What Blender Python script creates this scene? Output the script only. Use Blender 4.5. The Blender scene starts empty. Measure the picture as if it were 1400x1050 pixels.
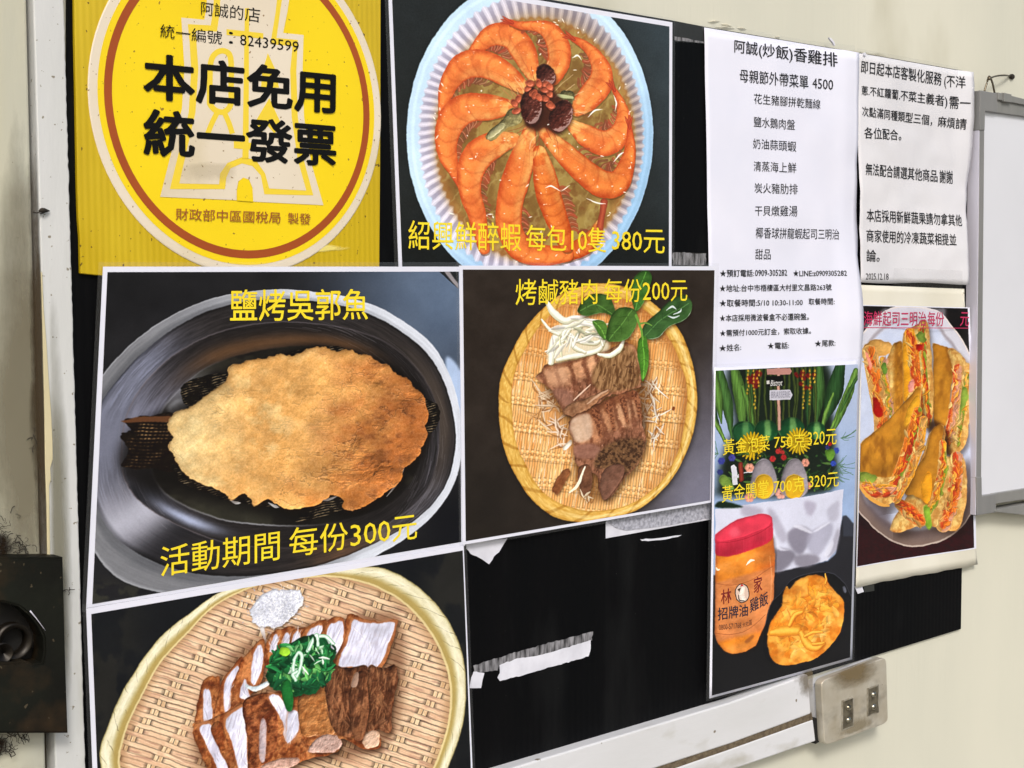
import bpy, bmesh, math
import numpy as np
from mathutils import Matrix, Vector

# ------------------------------------------------------------------ camera
S = bpy.context.scene
CX, CY, FPX = 700.0, 525.0, 2060.0        # principal point and focal length of the photograph, in its pixels
DIST = 0.66                               # metres from the lens to the wall, measured square to the wall
EYE = 1.52
_dx = np.array([2290.0, -165.0, 2060.0]); _dx /= np.linalg.norm(_dx)
_dn = np.array([138.0, 27600.0, 2060.0]); _dn -= _dx * (_dn @ _dx); _dn /= np.linalg.norm(_dn)
_nn = np.cross(_dx, _dn)
cam = bpy.data.cameras.new('camera'); co = bpy.data.objects.new('camera', cam); S.collection.objects.link(co)
cam.sensor_width = 36; cam.lens = FPX / 1400 * 36; cam.clip_start = 0.02; cam.clip_end = 500
def _w(v): return Vector((float(v @ _dx), float(v @ _nn), float(-(v @ _dn))))
_r, _u, _b = _w(np.array([1., 0, 0])), -_w(np.array([0, 1., 0])), -_w(np.array([0, 0, 1.]))
co.matrix_world = Matrix(((_r.x, _u.x, _b.x, 0), (_r.y, _u.y, _b.y, 0), (_r.z, _u.z, _b.z, EYE), (0, 0, 0, 1)))
S.camera = co

# ------------------------------------------------------------------ world, sun, exposure
SUN_ELEV, SUN_AZ = math.radians(42), math.radians(212)     # azimuth clockwise from the wall's outward-into direction (+Y)
w = bpy.data.worlds.new('World'); S.world = w; w.use_nodes = True
nt = w.node_tree; bg = nt.nodes['Background']
sky = nt.nodes.new('ShaderNodeTexSky'); sky.sky_type = 'NISHITA'; sky.sun_disc = False
sky.sun_elevation = SUN_ELEV; sky.sun_rotation = SUN_AZ
sky.air_density = 1.3; sky.dust_density = 4.0; sky.ozone_density = 1.0
nt.links.new(sky.outputs[0], bg.inputs[0]); bg.inputs[1].default_value = 0.13
sl = bpy.data.lights.new('sun', 'SUN'); sl.energy = 1.8; sl.angle = math.radians(14); sl.color = (1.0, 0.965, 0.915)
so = bpy.data.objects.new('sun', sl); S.collection.objects.link(so)
sdir = Vector((math.sin(SUN_AZ) * math.cos(SUN_ELEV), math.cos(SUN_AZ) * math.cos(SUN_ELEV), math.sin(SUN_ELEV)))
so.rotation_euler = sdir.to_track_quat('Z', 'Y').to_euler(); so.location = sdir * 5
S.view_settings.view_transform = 'Standard'; S.view_settings.look = 'None'
S.view_settings.exposure = 0.10; S.view_settings.gamma = 1.0

# ------------------------------------------------------------------ measuring helpers
_R3 = np.array([_dx, _nn, -_dn])
def at(px, py, off=0.0):
    """the point of the wall (off metres in front of it) that the photograph shows at px, py"""
    v = _R3 @ np.array([px - CX, py - CY, FPX])
    t = (DIST - off) / v[1]
    return np.array([v[0] * t, v[1] * t, v[2] * t + EYE])
def atn(P, off=0.0):
    P = np.asarray(P, float); v = np.stack([P[:, 0] - CX, P[:, 1] - CY, np.full(len(P), FPX)], 1) @ _R3.T
    t = ((DIST - np.asarray(off)) / v[:, 1])[:, None]
    r = v * t; r[:, 2] += EYE
    return r
def hom(src, dst):
    A = []; b = []
    for (x, y), (u, v) in zip(src, dst):
        A.append([x, y, 1, 0, 0, 0, -u * x, -u * y]); b.append(u)
        A.append([0, 0, 0, x, y, 1, -v * x, -v * y]); b.append(v)
    h = np.linalg.solve(np.array(A, float), np.array(b, float))
    return np.append(h, 1).reshape(3, 3)
def ap(H, P):
    P = np.asarray(P, float); q = np.c_[P, np.ones(len(P))] @ H.T
    return q[:, :2] / q[:, 2:3]
def zf(x0, y0, s):                        # reads points measured on an enlargement
    return lambda pts: np.asarray(pts, float) / s + np.array([x0, y0])
def spline(P, closed=True, n=8):
    P = np.asarray(P, float); N = len(P)
    if closed: Q = np.vstack([P[-1], P, P[0], P[1]])
    else: Q = np.vstack([2 * P[0] - P[1], P, 2 * P[-1] - P[-2]])
    out = []; t = np.linspace(0, 1, n, endpoint=False)[:, None]
    for i in range(1, len(Q) - 2):
        a, b, c, d = Q[i - 1], Q[i], Q[i + 1], Q[i + 2]
        out.append(0.5 * (2 * b + (c - a) * t + (2 * a - 5 * b + 4 * c - d) * t ** 2 + (3 * b - a - 3 * c + d) * t ** 3))
    if not closed: out.append(P[-1:])
    return np.vstack(out)
def h2(x, y, s):
    n = (x.astype(np.int64) * 374761393 + y.astype(np.int64) * 668265263 + s * 974634777) & 0x7fffffff
    n = ((n ^ (n >> 13)) * 1274126177) & 0x7fffffff
    return ((n ^ (n >> 16)) & 0xffff) / 65535.0
def vn(x, y, s=0):
    xi = np.floor(x); yi = np.floor(y); fx = x - xi; fy = y - yi
    fx = fx * fx * (3 - 2 * fx); fy = fy * fy * (3 - 2 * fy)
    return (h2(xi, yi, s) * (1 - fx) + h2(xi + 1, yi, s) * fx) * (1 - fy) + (h2(xi, yi + 1, s) * (1 - fx) + h2(xi + 1, yi + 1, s) * fx) * fy
def fbm(x, y, s=0, o=4):
    r = 0; a = 0.5; t = 0
    for k in range(o):
        r = r + a * vn(x, y, s + k * 7); t += a; a *= 0.55; x = x * 2.03 + 3.1; y = y * 2.03 + 1.7
    return r / t
def sm(a, b, x):
    t = np.clip((x - a) / (b - a), 0, 1); return t * t * (3 - 2 * t)
def mix(a, b, t): 
    t = np.asarray(t)[..., None] if np.ndim(t) else t
    return np.asarray(a, float) * (1 - t) + np.asarray(b, float) * t
def box1(a, r, ax):
    if r < 1: return a
    p = [(0, 0)] * a.ndim; p[ax] = (r + 1, r); b = np.cumsum(np.pad(a, p, mode='edge'), axis=ax)
    n = a.shape[ax]; k = 2 * r + 1
    return (np.take(b, range(k, k + n), ax) - np.take(b, range(0, n), ax)) / k
def blur(a, s):
    r = max(1, int(round(s * 0.9)))
    for _ in range(2): a = box1(box1(a, r, 0), r, 1)
    return a

class Print:
    """a printed picture, painted in the plane of its own sheet"""
    def __init__(self, quad, k=2.0):
        q = np.asarray(quad, float)
        self.W = int(k * (np.linalg.norm(q[1] - q[0]) + np.linalg.norm(q[2] - q[3])) / 2)
        self.Hh = int(k * (np.linalg.norm(q[3] - q[0]) + np.linalg.norm(q[2] - q[1])) / 2)
        W, H = self.W, self.Hh; self.k = k; self.quad = q
        self.M = hom(q, [(0, 0), (W, 0), (W, H), (0, H)]); self.Mi = np.linalg.inv(self.M)
        yy, xx = np.mgrid[0:H, 0:W] + 0.5
        p = ap(self.Mi, np.c_[xx.ravel(), yy.ravel()]); self.PX = p[:, 0].reshape(H, W); self.PY = p[:, 1].reshape(H, W)
        self.c = np.zeros((H, W, 3)); self.z = lambda P: np.asarray(P, float); self.zi = (0, 0, 1)
        self.rng = np.random.default_rng(5)
    def zoom(self, x0, y0, s):
        self.z = zf(x0, y0, s); self.zi = (x0, y0, s)
        self.ZX = (self.PX - x0) * s; self.ZY = (self.PY - y0) * s
    def mask(self, P):                    # P in canvas pixels -> coverage and window
        x0 = max(0, int(P[:, 0].min()) - 2); x1 = min(self.W, int(P[:, 0].max()) + 3)
        y0 = max(0, int(P[:, 1].min()) - 2); y1 = min(self.Hh, int(P[:, 1].max()) + 3)
        if x1 <= x0 or y1 <= y0: return None, None
        SS = 3; w_ = x1 - x0; h_ = y1 - y0
        ys = y0 + (np.arange(h_ * SS) + 0.5) / SS
        A = P; B = np.roll(P, -1, 0)
        D = np.zeros((h_ * SS, w_ + 2))
        ya, yb = A[:, 1][:, None], B[:, 1][:, None]
        hit = ((ya <= ys) & (yb > ys)) | ((yb <= ys) & (ya > ys))
        e, r = np.nonzero(hit)
        x = A[e, 0] + (ys[r] - A[e, 1]) / (B[e, 1] - A[e, 1]) * (B[e, 0] - A[e, 0])
        sg = np.where(B[e, 1] > A[e, 1], 1.0, -1.0)
        x = np.clip(x - x0, 0, w_ + 0.999); kx = np.floor(x).astype(int); f = x - kx
        np.add.at(D, (r, kx), sg * (1 - f)); np.add.at(D, (r, np.minimum(kx + 1, w_ + 1)), sg * f)
        m = np.clip(np.abs(np.cumsum(D, 1)[:, :w_]), 0, 1).reshape(h_, SS, w_).mean(1)
        return m, (slice(y0, y1), slice(x0, x1))
    def put(self, m, win, col, a=1.0):
        m = (m * a)[..., None]; self.c[win] = self.c[win] * (1 - m) + np.asarray(col, float) * m
    def cv(self, P): return ap(self.M, self.z(P))
    def poly(self, P, col, a=1.0, sp=False, soft=0, n=8):
        Q = self.cv(P)
        if sp: Q = spline(Q, True, n)
        pad = soft * self.k * 2
        if soft:
            x0, x1 = Q[:, 0].min() - pad, Q[:, 0].max() + pad; y0, y1 = Q[:, 1].min() - pad, Q[:, 1].max() + pad
            Q2 = Q; m, w_ = self.mask(Q2)
            if m is None: return
            full = np.zeros((self.Hh, self.W)); full[w_] = m
            X0, X1 = max(0, int(x0)), min(self.W, int(x1)); Y0, Y1 = max(0, int(y0)), min(self.Hh, int(y1))
            w_ = (slice(Y0, Y1), slice(X0, X1)); m = blur(full[w_], soft * self.k)
        else: m, w_ = self.mask(Q)
        if m is None: return
        if callable(col): col = col(self.ZX[w_], self.ZY[w_])
        self.put(m, w_, col, a)
    def lump(self, P, base, dark=None, r=3, rough=0.25, fs=6, sp=True, seed=1, light=(-.5, -.8), gain=1.0, shade=0, aniso=(1, 1), spec=0, jag=0, a=1.0):
        """a rounded printed thing: darker rim, relief from noise"""
        Q = self.cv(P)
        if sp: Q = spline(Q, True, 8)
        if jag:
            nrm = Q - Q.mean(0); nrm /= np.linalg.norm(nrm, axis=1)[:, None] + 1e-6
            t = np.arange(len(Q)); Q = Q + nrm * ((fbm(t * .45, t * 0 + seed, seed, 3) - .5) * 2 * jag * self.k)[:, None]
        if shade:
            m, w_ = self.mask(Q + np.array([shade * .6, shade]) * self.k)
            if m is not None: self.put(blur(m, shade * self.k * .7), w_, np.array([30, 18, 10.]), .5)
        m, w_ = self.mask(Q)
        if m is None: return
        p = int(r * self.k * 2); mp = np.pad(m, p); g = blur(mp, r * self.k)[p:-p, p:-p] if p else m
        t = np.clip(g * 2 - 1, 0, 1)
        X, Y = self.ZX[w_] / self.zi[2], self.ZY[w_] / self.zi[2]
        nz = fbm(X / fs * aniso[0], Y / fs * aniso[1], seed, 5)
        hh = np.sqrt(t + .02) * r * .9 + fbm(X / fs * aniso[0], Y / fs * aniso[1], seed, 3) * rough * fs * .55
        gy, gx = np.gradient(hh); L = -(gx * light[0] + gy * light[1]) * -1.0
        L = -(gx * -light[0] + gy * -light[1])
        col = base(self.ZX[w_], self.ZY[w_]) if callable(base) else np.array(base, float)
        if dark is None: dark = np.array(col) * .62
        tk = np.clip(.70 + .30 * t + (nz - .5) * .5, 0, 1)[..., None]; big = fbm(X / 26, Y / 26, seed + 77, 3) - .5
        C = np.asarray(dark, float) * (1 - tk) + np.asarray(col, float) * tk; C = C * (1 + big * .34)[..., None]
        C = C * (1 + np.clip(L * gain * .62, -.42, .35)[..., None]) + ((nz - .5) * 30)[..., None] * rough
        if spec:
            sp_ = sm(.55, .9, L * gain * 1.6) * spec; C = C * (1 - sp_[..., None]) + 255 * sp_[..., None]
        m = .45 * m + .55 * blur(m, .75 * self.k)
        self.put(m, w_, np.clip(C, 0, 255), a)
    def tube(self, P, hw, fn, a=1.0, n=6, edge=.08):
        """colour by the place along (s) and across (d) a curved strip: fn(s, d, X, Y) -> colour"""
        k = self.k * 1.0
        C = self.cv(P); hw = np.asarray(hw, float) / self.zi[2] * k
        if hw.ndim == 0: hw = np.full(len(C), float(hw))
        Q = spline(np.c_[C, hw], False, n); L = np.r_[0, np.cumsum(np.linalg.norm(np.diff(Q[:, :2], axis=0), axis=1))]; L /= L[-1]
        mx = Q[:, 2].max() + 2
        x0 = max(0, int(Q[:, 0].min() - mx)); x1 = min(self.W, int(Q[:, 0].max() + mx)); y0 = max(0, int(Q[:, 1].min() - mx)); y1 = min(self.Hh, int(Q[:, 1].max() + mx))
        if x1 <= x0 or y1 <= y0: return
        yy, xx = np.mgrid[y0:y1, x0:x1] + .5
        best = np.full(xx.shape, 1e9); ss = np.zeros(xx.shape); dd = np.zeros(xx.shape); ww = np.ones(xx.shape)
        for i in range(len(Q) - 1):
            a0, b0 = Q[i], Q[i + 1]; e = b0[:2] - a0[:2]; l2 = e @ e + 1e-9
            t = np.clip(((xx - a0[0]) * e[0] + (yy - a0[1]) * e[1]) / l2, 0, 1)
            rx = xx - a0[0] - t * e[0]; ry = yy - a0[1] - t * e[1]
            d = np.hypot(rx, ry); wd = a0[2] + (b0[2] - a0[2]) * t; q = d / np.maximum(wd, .3)
            up = q < best; best = np.where(up, q, best)
            ss = np.where(up, L[i] + (L[i + 1] - L[i]) * t, ss); dd = np.where(up, np.sign(e[0] * ry - e[1] * rx) * q, dd); ww = np.where(up, wd, ww)
        m = np.clip((1 - best) * ww + .5, 0, 1)
        w_ = (slice(y0, y1), slice(x0, x1))
        self.put(m, w_, np.clip(fn(ss, np.clip(dd, -1, 1), self.ZX[w_], self.ZY[w_]), 0, 255), a)
    def dabs(self, P, hw, n, pal, L, W_, seed=0, a=.8, ang=.5, dark=.35, spread=None):
        """many small uneven dabs laid along and across a curved strip; pal = colours from one side to the other"""
        rg = np.random.default_rng(seed); hw = np.broadcast_to(np.asarray(hw, float), (len(P),)); Q = spline(np.c_[np.asarray(P, float), hw], False, 8)
        T = np.gradient(Q[:, :2], axis=0); T /= np.linalg.norm(T, axis=1)[:, None] + 1e-9
        for k in range(n):
            i = rg.integers(0, len(Q)); d = rg.random() * 2 - 1; t = T[i]; nn = np.array([-t[1], t[0]]); c = Q[i, :2] + nn * Q[i, 2] * d
            th = rg.normal() * ang; v = t * math.cos(th) + nn * math.sin(th); l = L * (.5 + rg.random()); w_ = W_ * (.5 + rg.random())
            j = int(np.clip((d + 1) / 2 * len(pal) + rg.normal() * .55, 0, len(pal) - 1)); col = np.array(pal[j], float) * (.82 + .34 * rg.random())
            pts = [c - v * l / 2, c + nn * rg.normal() * w_ * .5, c + v * l / 2]
            if dark and k % 2: self.tube(np.array(pts) + (w_ * .3, w_ * .45), [w_ * .4, w_, w_ * .4], lambda s, q, x, y: np.broadcast_to(col * .45, s.shape + (3,)), dark, 3)
            self.tube(pts, [w_ * .4, w_, w_ * .3], lambda s, q, x, y: mix(col * 1.10, col * .80, sm(-.6, 1, q)), a, 3)
    def line(self, P, hw, col, a=1.0, n=5):
        col = np.array(col, float)
        self.tube(P, hw, lambda s, d, X, Y: np.broadcast_to(col, s.shape + (3,)), a, n)
    def polar(self, c, P):
        """r / outline radius and angle, about c, for an outline through P (all in zoom units)"""
        Q = spline(np.asarray(P, float), True, 10) - np.array(c); th = np.arctan2(Q[:, 1], Q[:, 0]); R = np.hypot(Q[:, 0], Q[:, 1])
        o = np.argsort(th); th, R = th[o], R[o]
        X, Y = self.ZX - c[0], self.ZY - c[1]; A = np.arctan2(Y, X)
        return np.hypot(X, Y) / np.interp(A, th, R, period=2 * math.pi), A
    def over(self, m, col, a=1.0): self.put(m, (slice(0, self.Hh), slice(0, self.W)), col, a)
    def image(self, name, warp=.36, grain=2.2):
        # soften the drawing the way a phone picture is soft: small irregular shifts of every edge, then grain
        H, W = self.Hh, self.W; yy, xx = np.mgrid[0:H, 0:W].astype(float); f = self.k / 2 * warp
        ox = (fbm(xx / 7, yy / 7, 901, 2) - .5) * 4.2 * f + (fbm(xx / 34, yy / 34, 903, 2) - .5) * 8 * f
        oy = (fbm(xx / 7, yy / 7, 905, 2) - .5) * 4.2 * f + (fbm(xx / 34, yy / 34, 907, 2) - .5) * 8 * f
        sx = np.clip(xx + ox, 0, W - 1.001); sy = np.clip(yy + oy, 0, H - 1.001); x0 = sx.astype(int); y0 = sy.astype(int); fx = (sx - x0)[..., None]; fy = (sy - y0)[..., None]; c = self.c
        c = (c[y0, x0] * (1 - fx) + c[y0, x0 + 1] * fx) * (1 - fy) + (c[y0 + 1, x0] * (1 - fx) + c[y0 + 1, x0 + 1] * fx) * fy
        sf = np.stack([blur(c[..., k_], 2.2) for k_ in range(3)], 2); c = c + (c - sf) * .35
        g = (fbm(xx / 2.6, yy / 2.6, 911, 2) - .5) * 2 * grain + (fbm(xx / 60, yy / 60, 913, 3) - .5) * 3 * grain
        c = c * (1 + g[..., None] * .012) + g[..., None] * .35
        lum = c.mean(2, keepdims=True); c = lum + (c - lum) * 1.02; self.c = (c - 118) * 1.13 + 113
        im = bpy.data.images.new(name, self.W, self.Hh)
        c = np.clip(self.c, 0, 255) / 255.0
        px = np.ones((self.Hh, self.W, 4), np.float32); px[..., :3] = c[::-1]
        im.pixels.foreach_set(px.ravel()); im.update(); im.pack(); return im

# ------------------------------------------------------------------ materials
def lin(c):
    c = np.asarray(c, float) / 255
    return tuple(np.where(c <= .04045, c / 12.92, ((c + .055) / 1.055) ** 2.4))
def mat(name, col, rough=.5, metal=0.0, coat=0.0, var=None, scale=20, stretch=(1, 1, 1), bump=0.0, bscale=None, bstretch=None, specks=None, spec=.5, img=None, dirt=None, wave=None):
    m = bpy.data.materials.new(name); m.use_nodes = True; N = m.node_tree.nodes; K = m.node_tree.links; b = N['Principled BSDF']
    b.inputs['Roughness'].default_value = rough; b.inputs['Metallic'].default_value = metal
    b.inputs['Coat Weight'].default_value = coat; b.inputs['Coat Roughness'].default_value = .22
    b.inputs['Specular IOR Level'].default_value = spec
    tc = N.new('ShaderNodeTexCoord')
    def noise(sc, st, det=5):
        mp = N.new('ShaderNodeMapping'); mp.inputs['Scale'].default_value = st; K.new(tc.outputs['Object'], mp.inputs[0])
        n = N.new('ShaderNodeTexNoise'); n.inputs['Scale'].default_value = sc; n.inputs['Detail'].default_value = det; K.new(mp.outputs[0], n.inputs['Vector']); return n
    def blend(fac, a, bcol, typ='MIX'):
        x = N.new('ShaderNodeMix'); x.data_type = 'RGBA'; x.blend_type = typ
        if isinstance(fac, float): x.inputs[0].default_value = fac
        else: K.new(fac, x.inputs[0])
        for i, v in ((6, a), (7, bcol)):
            if isinstance(v, tuple): x.inputs[i].default_value = (*v, 1)
            else: K.new(v, x.inputs[i])
        return x.outputs[2]
    def ramp(src, lo, hi):
        r = N.new('ShaderNodeMapRange'); r.inputs[1].default_value = lo; r.inputs[2].default_value = hi; r.clamp = True; K.new(src, r.inputs[0]); return r.outputs[0]
    if img:
        t = N.new('ShaderNodeTexImage'); t.image = img; t.interpolation = 'Cubic'; t.extension = 'EXTEND'
        uv = N.new('ShaderNodeUVMap'); uv.uv_map = 'UVMap'; K.new(uv.outputs[0], t.inputs[0]); c = t.outputs[0]
    else: c = lin(col)
    if var is not None: c = blend(ramp(noise(scale, stretch).outputs[0], .35, .65), c, lin(var))
    if dirt: c = blend(ramp(noise(dirt[1], dirt[2], 8).outputs[0], dirt[3], dirt[4]), c, lin(dirt[0]))
    if specks:
        n = noise(specks[1], (1, 1, 1), 2); c = blend(ramp(n.outputs[0], specks[2], specks[2] + .03), c, lin(specks[0]))
    if isinstance(c, tuple): b.inputs['Base Color'].default_value = (*c, 1)
    else: K.new(c, b.inputs['Base Color'])
    rn = noise(35, (1, 1, 1)); rr = N.new('ShaderNodeMapRange'); rr.inputs[3].default_value = max(0.03, rough * .85); rr.inputs[4].default_value = min(1, rough * 1.15); K.new(rn.outputs[0], rr.inputs[0]); K.new(rr.outputs[0], b.inputs['Roughness'])
    if wave:                                                    # flutes of corrugated plastic
        wt = N.new('ShaderNodeTexWave'); wt.wave_type = 'BANDS'; wt.bands_direction = 'X'; wt.inputs['Scale'].default_value = wave[0]; wt.inputs['Distortion'].default_value = .4; wt.inputs['Detail Scale'].default_value = .5; K.new(tc.outputs['Object'], wt.inputs['Vector'])
        bp = N.new('ShaderNodeBump'); bp.inputs['Distance'].default_value = wave[1]; K.new(wt.outputs['Fac'], bp.inputs['Height']); K.new(bp.outputs[0], b.inputs['Normal'])
    elif bump:
        bn = noise(bscale or scale, bstretch or stretch); bp = N.new('ShaderNodeBump'); bp.inputs['Strength'].default_value = 1.0; bp.inputs['Distance'].default_value = bump
        K.new(bn.outputs[0], bp.inputs['Height']); K.new(bp.outputs[0], b.inputs['Normal']); 
        if coat: K.new(bp.outputs[0], b.inputs['Coat Normal'])
    return m
def decal_mat(name, col, amount=1.0, scale=60, stretch=(1, 1, 1), lo=.35, hi=.7):
    m = bpy.data.materials.new(name); m.use_nodes = True; N = m.node_tree.nodes; K = m.node_tree.links; out = N['Material Output']; N.remove(N['Principled BSDF'])
    tr = N.new('ShaderNodeBsdfTransparent'); df = N.new('ShaderNodeBsdfDiffuse'); df.inputs[0].default_value = (*lin(col), 1)
    tc = N.new('ShaderNodeTexCoord'); mp = N.new('ShaderNodeMapping'); mp.inputs['Scale'].default_value = stretch; K.new(tc.outputs['Object'], mp.inputs[0])
    n = N.new('ShaderNodeTexNoise'); n.inputs['Scale'].default_value = scale; n.inputs['Detail'].default_value = 8; n.inputs['Roughness'].default_value = .65; K.new(mp.outputs[0], n.inputs['Vector'])
    at_ = N.new('ShaderNodeAttribute'); at_.attribute_name = 'dirt'
    ad = N.new('ShaderNodeMath'); ad.operation = 'MULTIPLY_ADD'; K.new(at_.outputs['Fac'], ad.inputs[0]); ad.inputs[1].default_value = .75; ad.inputs[2].default_value = -.375; s = N.new('ShaderNodeMath'); s.operation = 'ADD'; K.new(ad.outputs[0], s.inputs[0]); K.new(n.outputs[0], s.inputs[1])
    r = N.new('ShaderNodeMapRange'); r.inputs[1].default_value = lo; r.inputs[2].default_value = hi; r.inputs[4].default_value = amount; K.new(s.outputs[0], r.inputs[0])
    k_ = N.new('ShaderNodeMath'); k_.operation = 'MULTIPLY'; K.new(r.outputs[0], k_.inputs[0]); f = N.new('ShaderNodeMapRange'); f.inputs[2].default_value = .25; K.new(at_.outputs['Fac'], f.inputs[0]); K.new(f.outputs[0], k_.inputs[1])
    x = N.new('ShaderNodeMixShader'); K.new(k_.outputs[0], x.inputs[0]); K.new(tr.outputs[0], x.inputs[1]); K.new(df.outputs[0], x.inputs[2]); K.new(x.outputs[0], out.inputs[0]); return m
def film(name, tint=(235, 240, 245), body=.04, gloss=.10, rough=.2):
    m = bpy.data.materials.new(name); m.use_nodes = True; N = m.node_tree.nodes; K = m.node_tree.links; out = N['Material Output']; N.remove(N['Principled BSDF'])
    tr = N.new('ShaderNodeBsdfTransparent'); df = N.new('ShaderNodeBsdfDiffuse'); df.inputs[0].default_value = (*lin(tint), 1)
    gl = N.new('ShaderNodeBsdfGlossy'); gl.inputs['Roughness'].default_value = rough
    a = N.new('ShaderNodeMixShader'); a.inputs[0].default_value = body; K.new(tr.outputs[0], a.inputs[1]); K.new(df.outputs[0], a.inputs[2])
    b = N.new('ShaderNodeMixShader'); b.inputs[0].default_value = gloss; K.new(a.outputs[0], b.inputs[1]); K.new(gl.outputs[0], b.inputs[2])
    K.new(b.outputs[0], out.inputs[0]); return m

# ------------------------------------------------------------------ objects
def link(o, parent=None):
    S.collection.objects.link(o)
    if parent: o.parent = parent; o.matrix_parent_inverse = parent.matrix_world.inverted()
    return o
def thing(name, label, cat, loc=(0, 0, 0), group=None):
    o = bpy.data.objects.new(name, None); o.empty_display_size = .02; o.location = loc; o['label'] = label; o['category'] = cat
    if group: o['group'] = group
    S.collection.objects.link(o); o.matrix_world = Matrix.Translation(Vector(loc)); return o
def tagm(o, label=None, cat=None, group=None, kind=None):
    for k_, v in (('label', label), ('category', cat), ('group', group), ('kind', kind)):
        if v: o[k_] = v
    return o
def meshobj(name, V, F, m, parent=None, uv=None, smooth=False, kind=None):
    V = np.asarray(V, float); c = np.zeros(3) if parent else V.mean(0)
    me = bpy.data.meshes.new(name); me.from_pydata((V - c).tolist(), [], [list(map(int, f)) for f in F]); me.update()
    if uv is not None:
        l = me.uv_layers.new(name='UVMap'); idx = np.zeros(len(me.loops), int); me.loops.foreach_get('vertex_index', idx)
        l.data.foreach_set('uv', np.asarray(uv, np.float32)[idx].ravel())
    if m: me.materials.append(m)
    if smooth: me.polygons.foreach_set('use_smooth', [True] * len(me.polygons))
    o = bpy.data.objects.new(name, me); o.location = c
    if parent: S.collection.objects.link(o); o.parent = parent; o.matrix_parent_inverse = Matrix.Translation(parent.location).inverted()
    else: S.collection.objects.link(o)
    if kind: o['kind'] = kind
    return o
def prism(name, pts, y0, y1, m, parent=None, bevel=0.0, seg=3, ref=None):
    """solid standing on the wall: outline pts (photo pixels, read at depth ref, default y1), from y0 to y1 metres off it"""
    P = atn(pts, y1 if ref is None else ref); n = len(P)
    A = P.copy(); A[:, 1] = DIST - y1; B = P.copy(); B[:, 1] = DIST - y0
    cen = Vector((A.mean(0))) if not parent else Vector((0, 0, 0))
    bm = bmesh.new(); va = [bm.verts.new(Vector(p) - cen) for p in A]; vb = [bm.verts.new(Vector(p) - cen) for p in B]
    bm.faces.new(va); bm.faces.new(vb[::-1])
    for i in range(n): bm.faces.new((va[i], vb[i], vb[(i + 1) % n], va[(i + 1) % n]))
    bmesh.ops.recalc_face_normals(bm, faces=bm.faces)
    if bevel:
        fr = set(va); ed = [e for e in bm.edges if not all(v in set(vb) for v in e.verts)]
        bmesh.ops.bevel(bm, geom=ed, offset=bevel, segments=seg, profile=.5, affect='EDGES', clamp_overlap=True)
    me = bpy.data.meshes.new(name); bm.to_mesh(me); bm.free(); me.materials.append(m)
    o = bpy.data.objects.new(name, me); o.location = cen; S.collection.objects.link(o)
    if parent: o.parent = parent; o.matrix_parent_inverse = Matrix.Translation(parent.location).inverted()
    return o
def wire(name, P, r, m, parent=None, n=8, sm_=4):
    P = spline(np.asarray(P, float), False, sm_); V = []; F = []
    r = np.broadcast_to(np.asarray(r, float), (len(P),)) if np.ndim(r) == 0 else np.interp(np.linspace(0, 1, len(P)), np.linspace(0, 1, len(r)), r)
    for i, p in enumerate(P):
        t = P[min(i + 1, len(P) - 1)] - P[max(i - 1, 0)]; t /= np.linalg.norm(t) + 1e-12
        a = np.cross(t, [0, 0, 1.]) if abs(t[2]) < .9 else np.cross(t, [1., 0, 0]); a /= np.linalg.norm(a); b = np.cross(t, a)
        for k_ in range(n): V.append(p + r[i] * (a * math.cos(2 * math.pi * k_ / n) + b * math.sin(2 * math.pi * k_ / n)))
    for i in range(len(P) - 1):
        for k_ in range(n): F.append((i * n + k_, i * n + (k_ + 1) % n, (i + 1) * n + (k_ + 1) % n, (i + 1) * n + k_))
    F.append(tuple(range(n))[::-1]); F.append(tuple((len(P) - 1) * n + k_ for k_ in range(n)))
    return meshobj(name, V, F, m, parent, smooth=True)
def decal(name, quad, off, m, parent=None, label=None, peak=(.5, .5), n=14):
    """a thin film of dirt, strongest at peak (u, v) of the quad and gone at its edges"""
    H = hom([(0, 0), (1, 0), (1, 1), (0, 1)], quad); g = np.linspace(0, 1, n + 1); uu, vv = np.meshgrid(g, g); uv = np.c_[uu.ravel(), vv.ravel()]; V = atn(ap(H, uv), off); k = n + 1
    def f1(t, p): return np.where(t < p, sm(0, max(p, 1e-3), t), sm(1, min(p, .999), t)) if 0 < p < 1 else (sm(1, 0, t) if p <= 0 else sm(0, 1, t))
    fac = f1(uv[:, 0], peak[0]) * f1(uv[:, 1], peak[1])
    o = meshobj(name, V, [(j * k + i, (j + 1) * k + i, (j + 1) * k + i + 1, j * k + i + 1) for j in range(n) for i in range(n)], m, parent)
    at_ = o.data.attributes.new('dirt', 'FLOAT', 'POINT'); at_.data.foreach_set('value', fac.astype(np.float32))
    o['kind'] = 'stuff'
    if label: o['label'] = label
    return o
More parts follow.
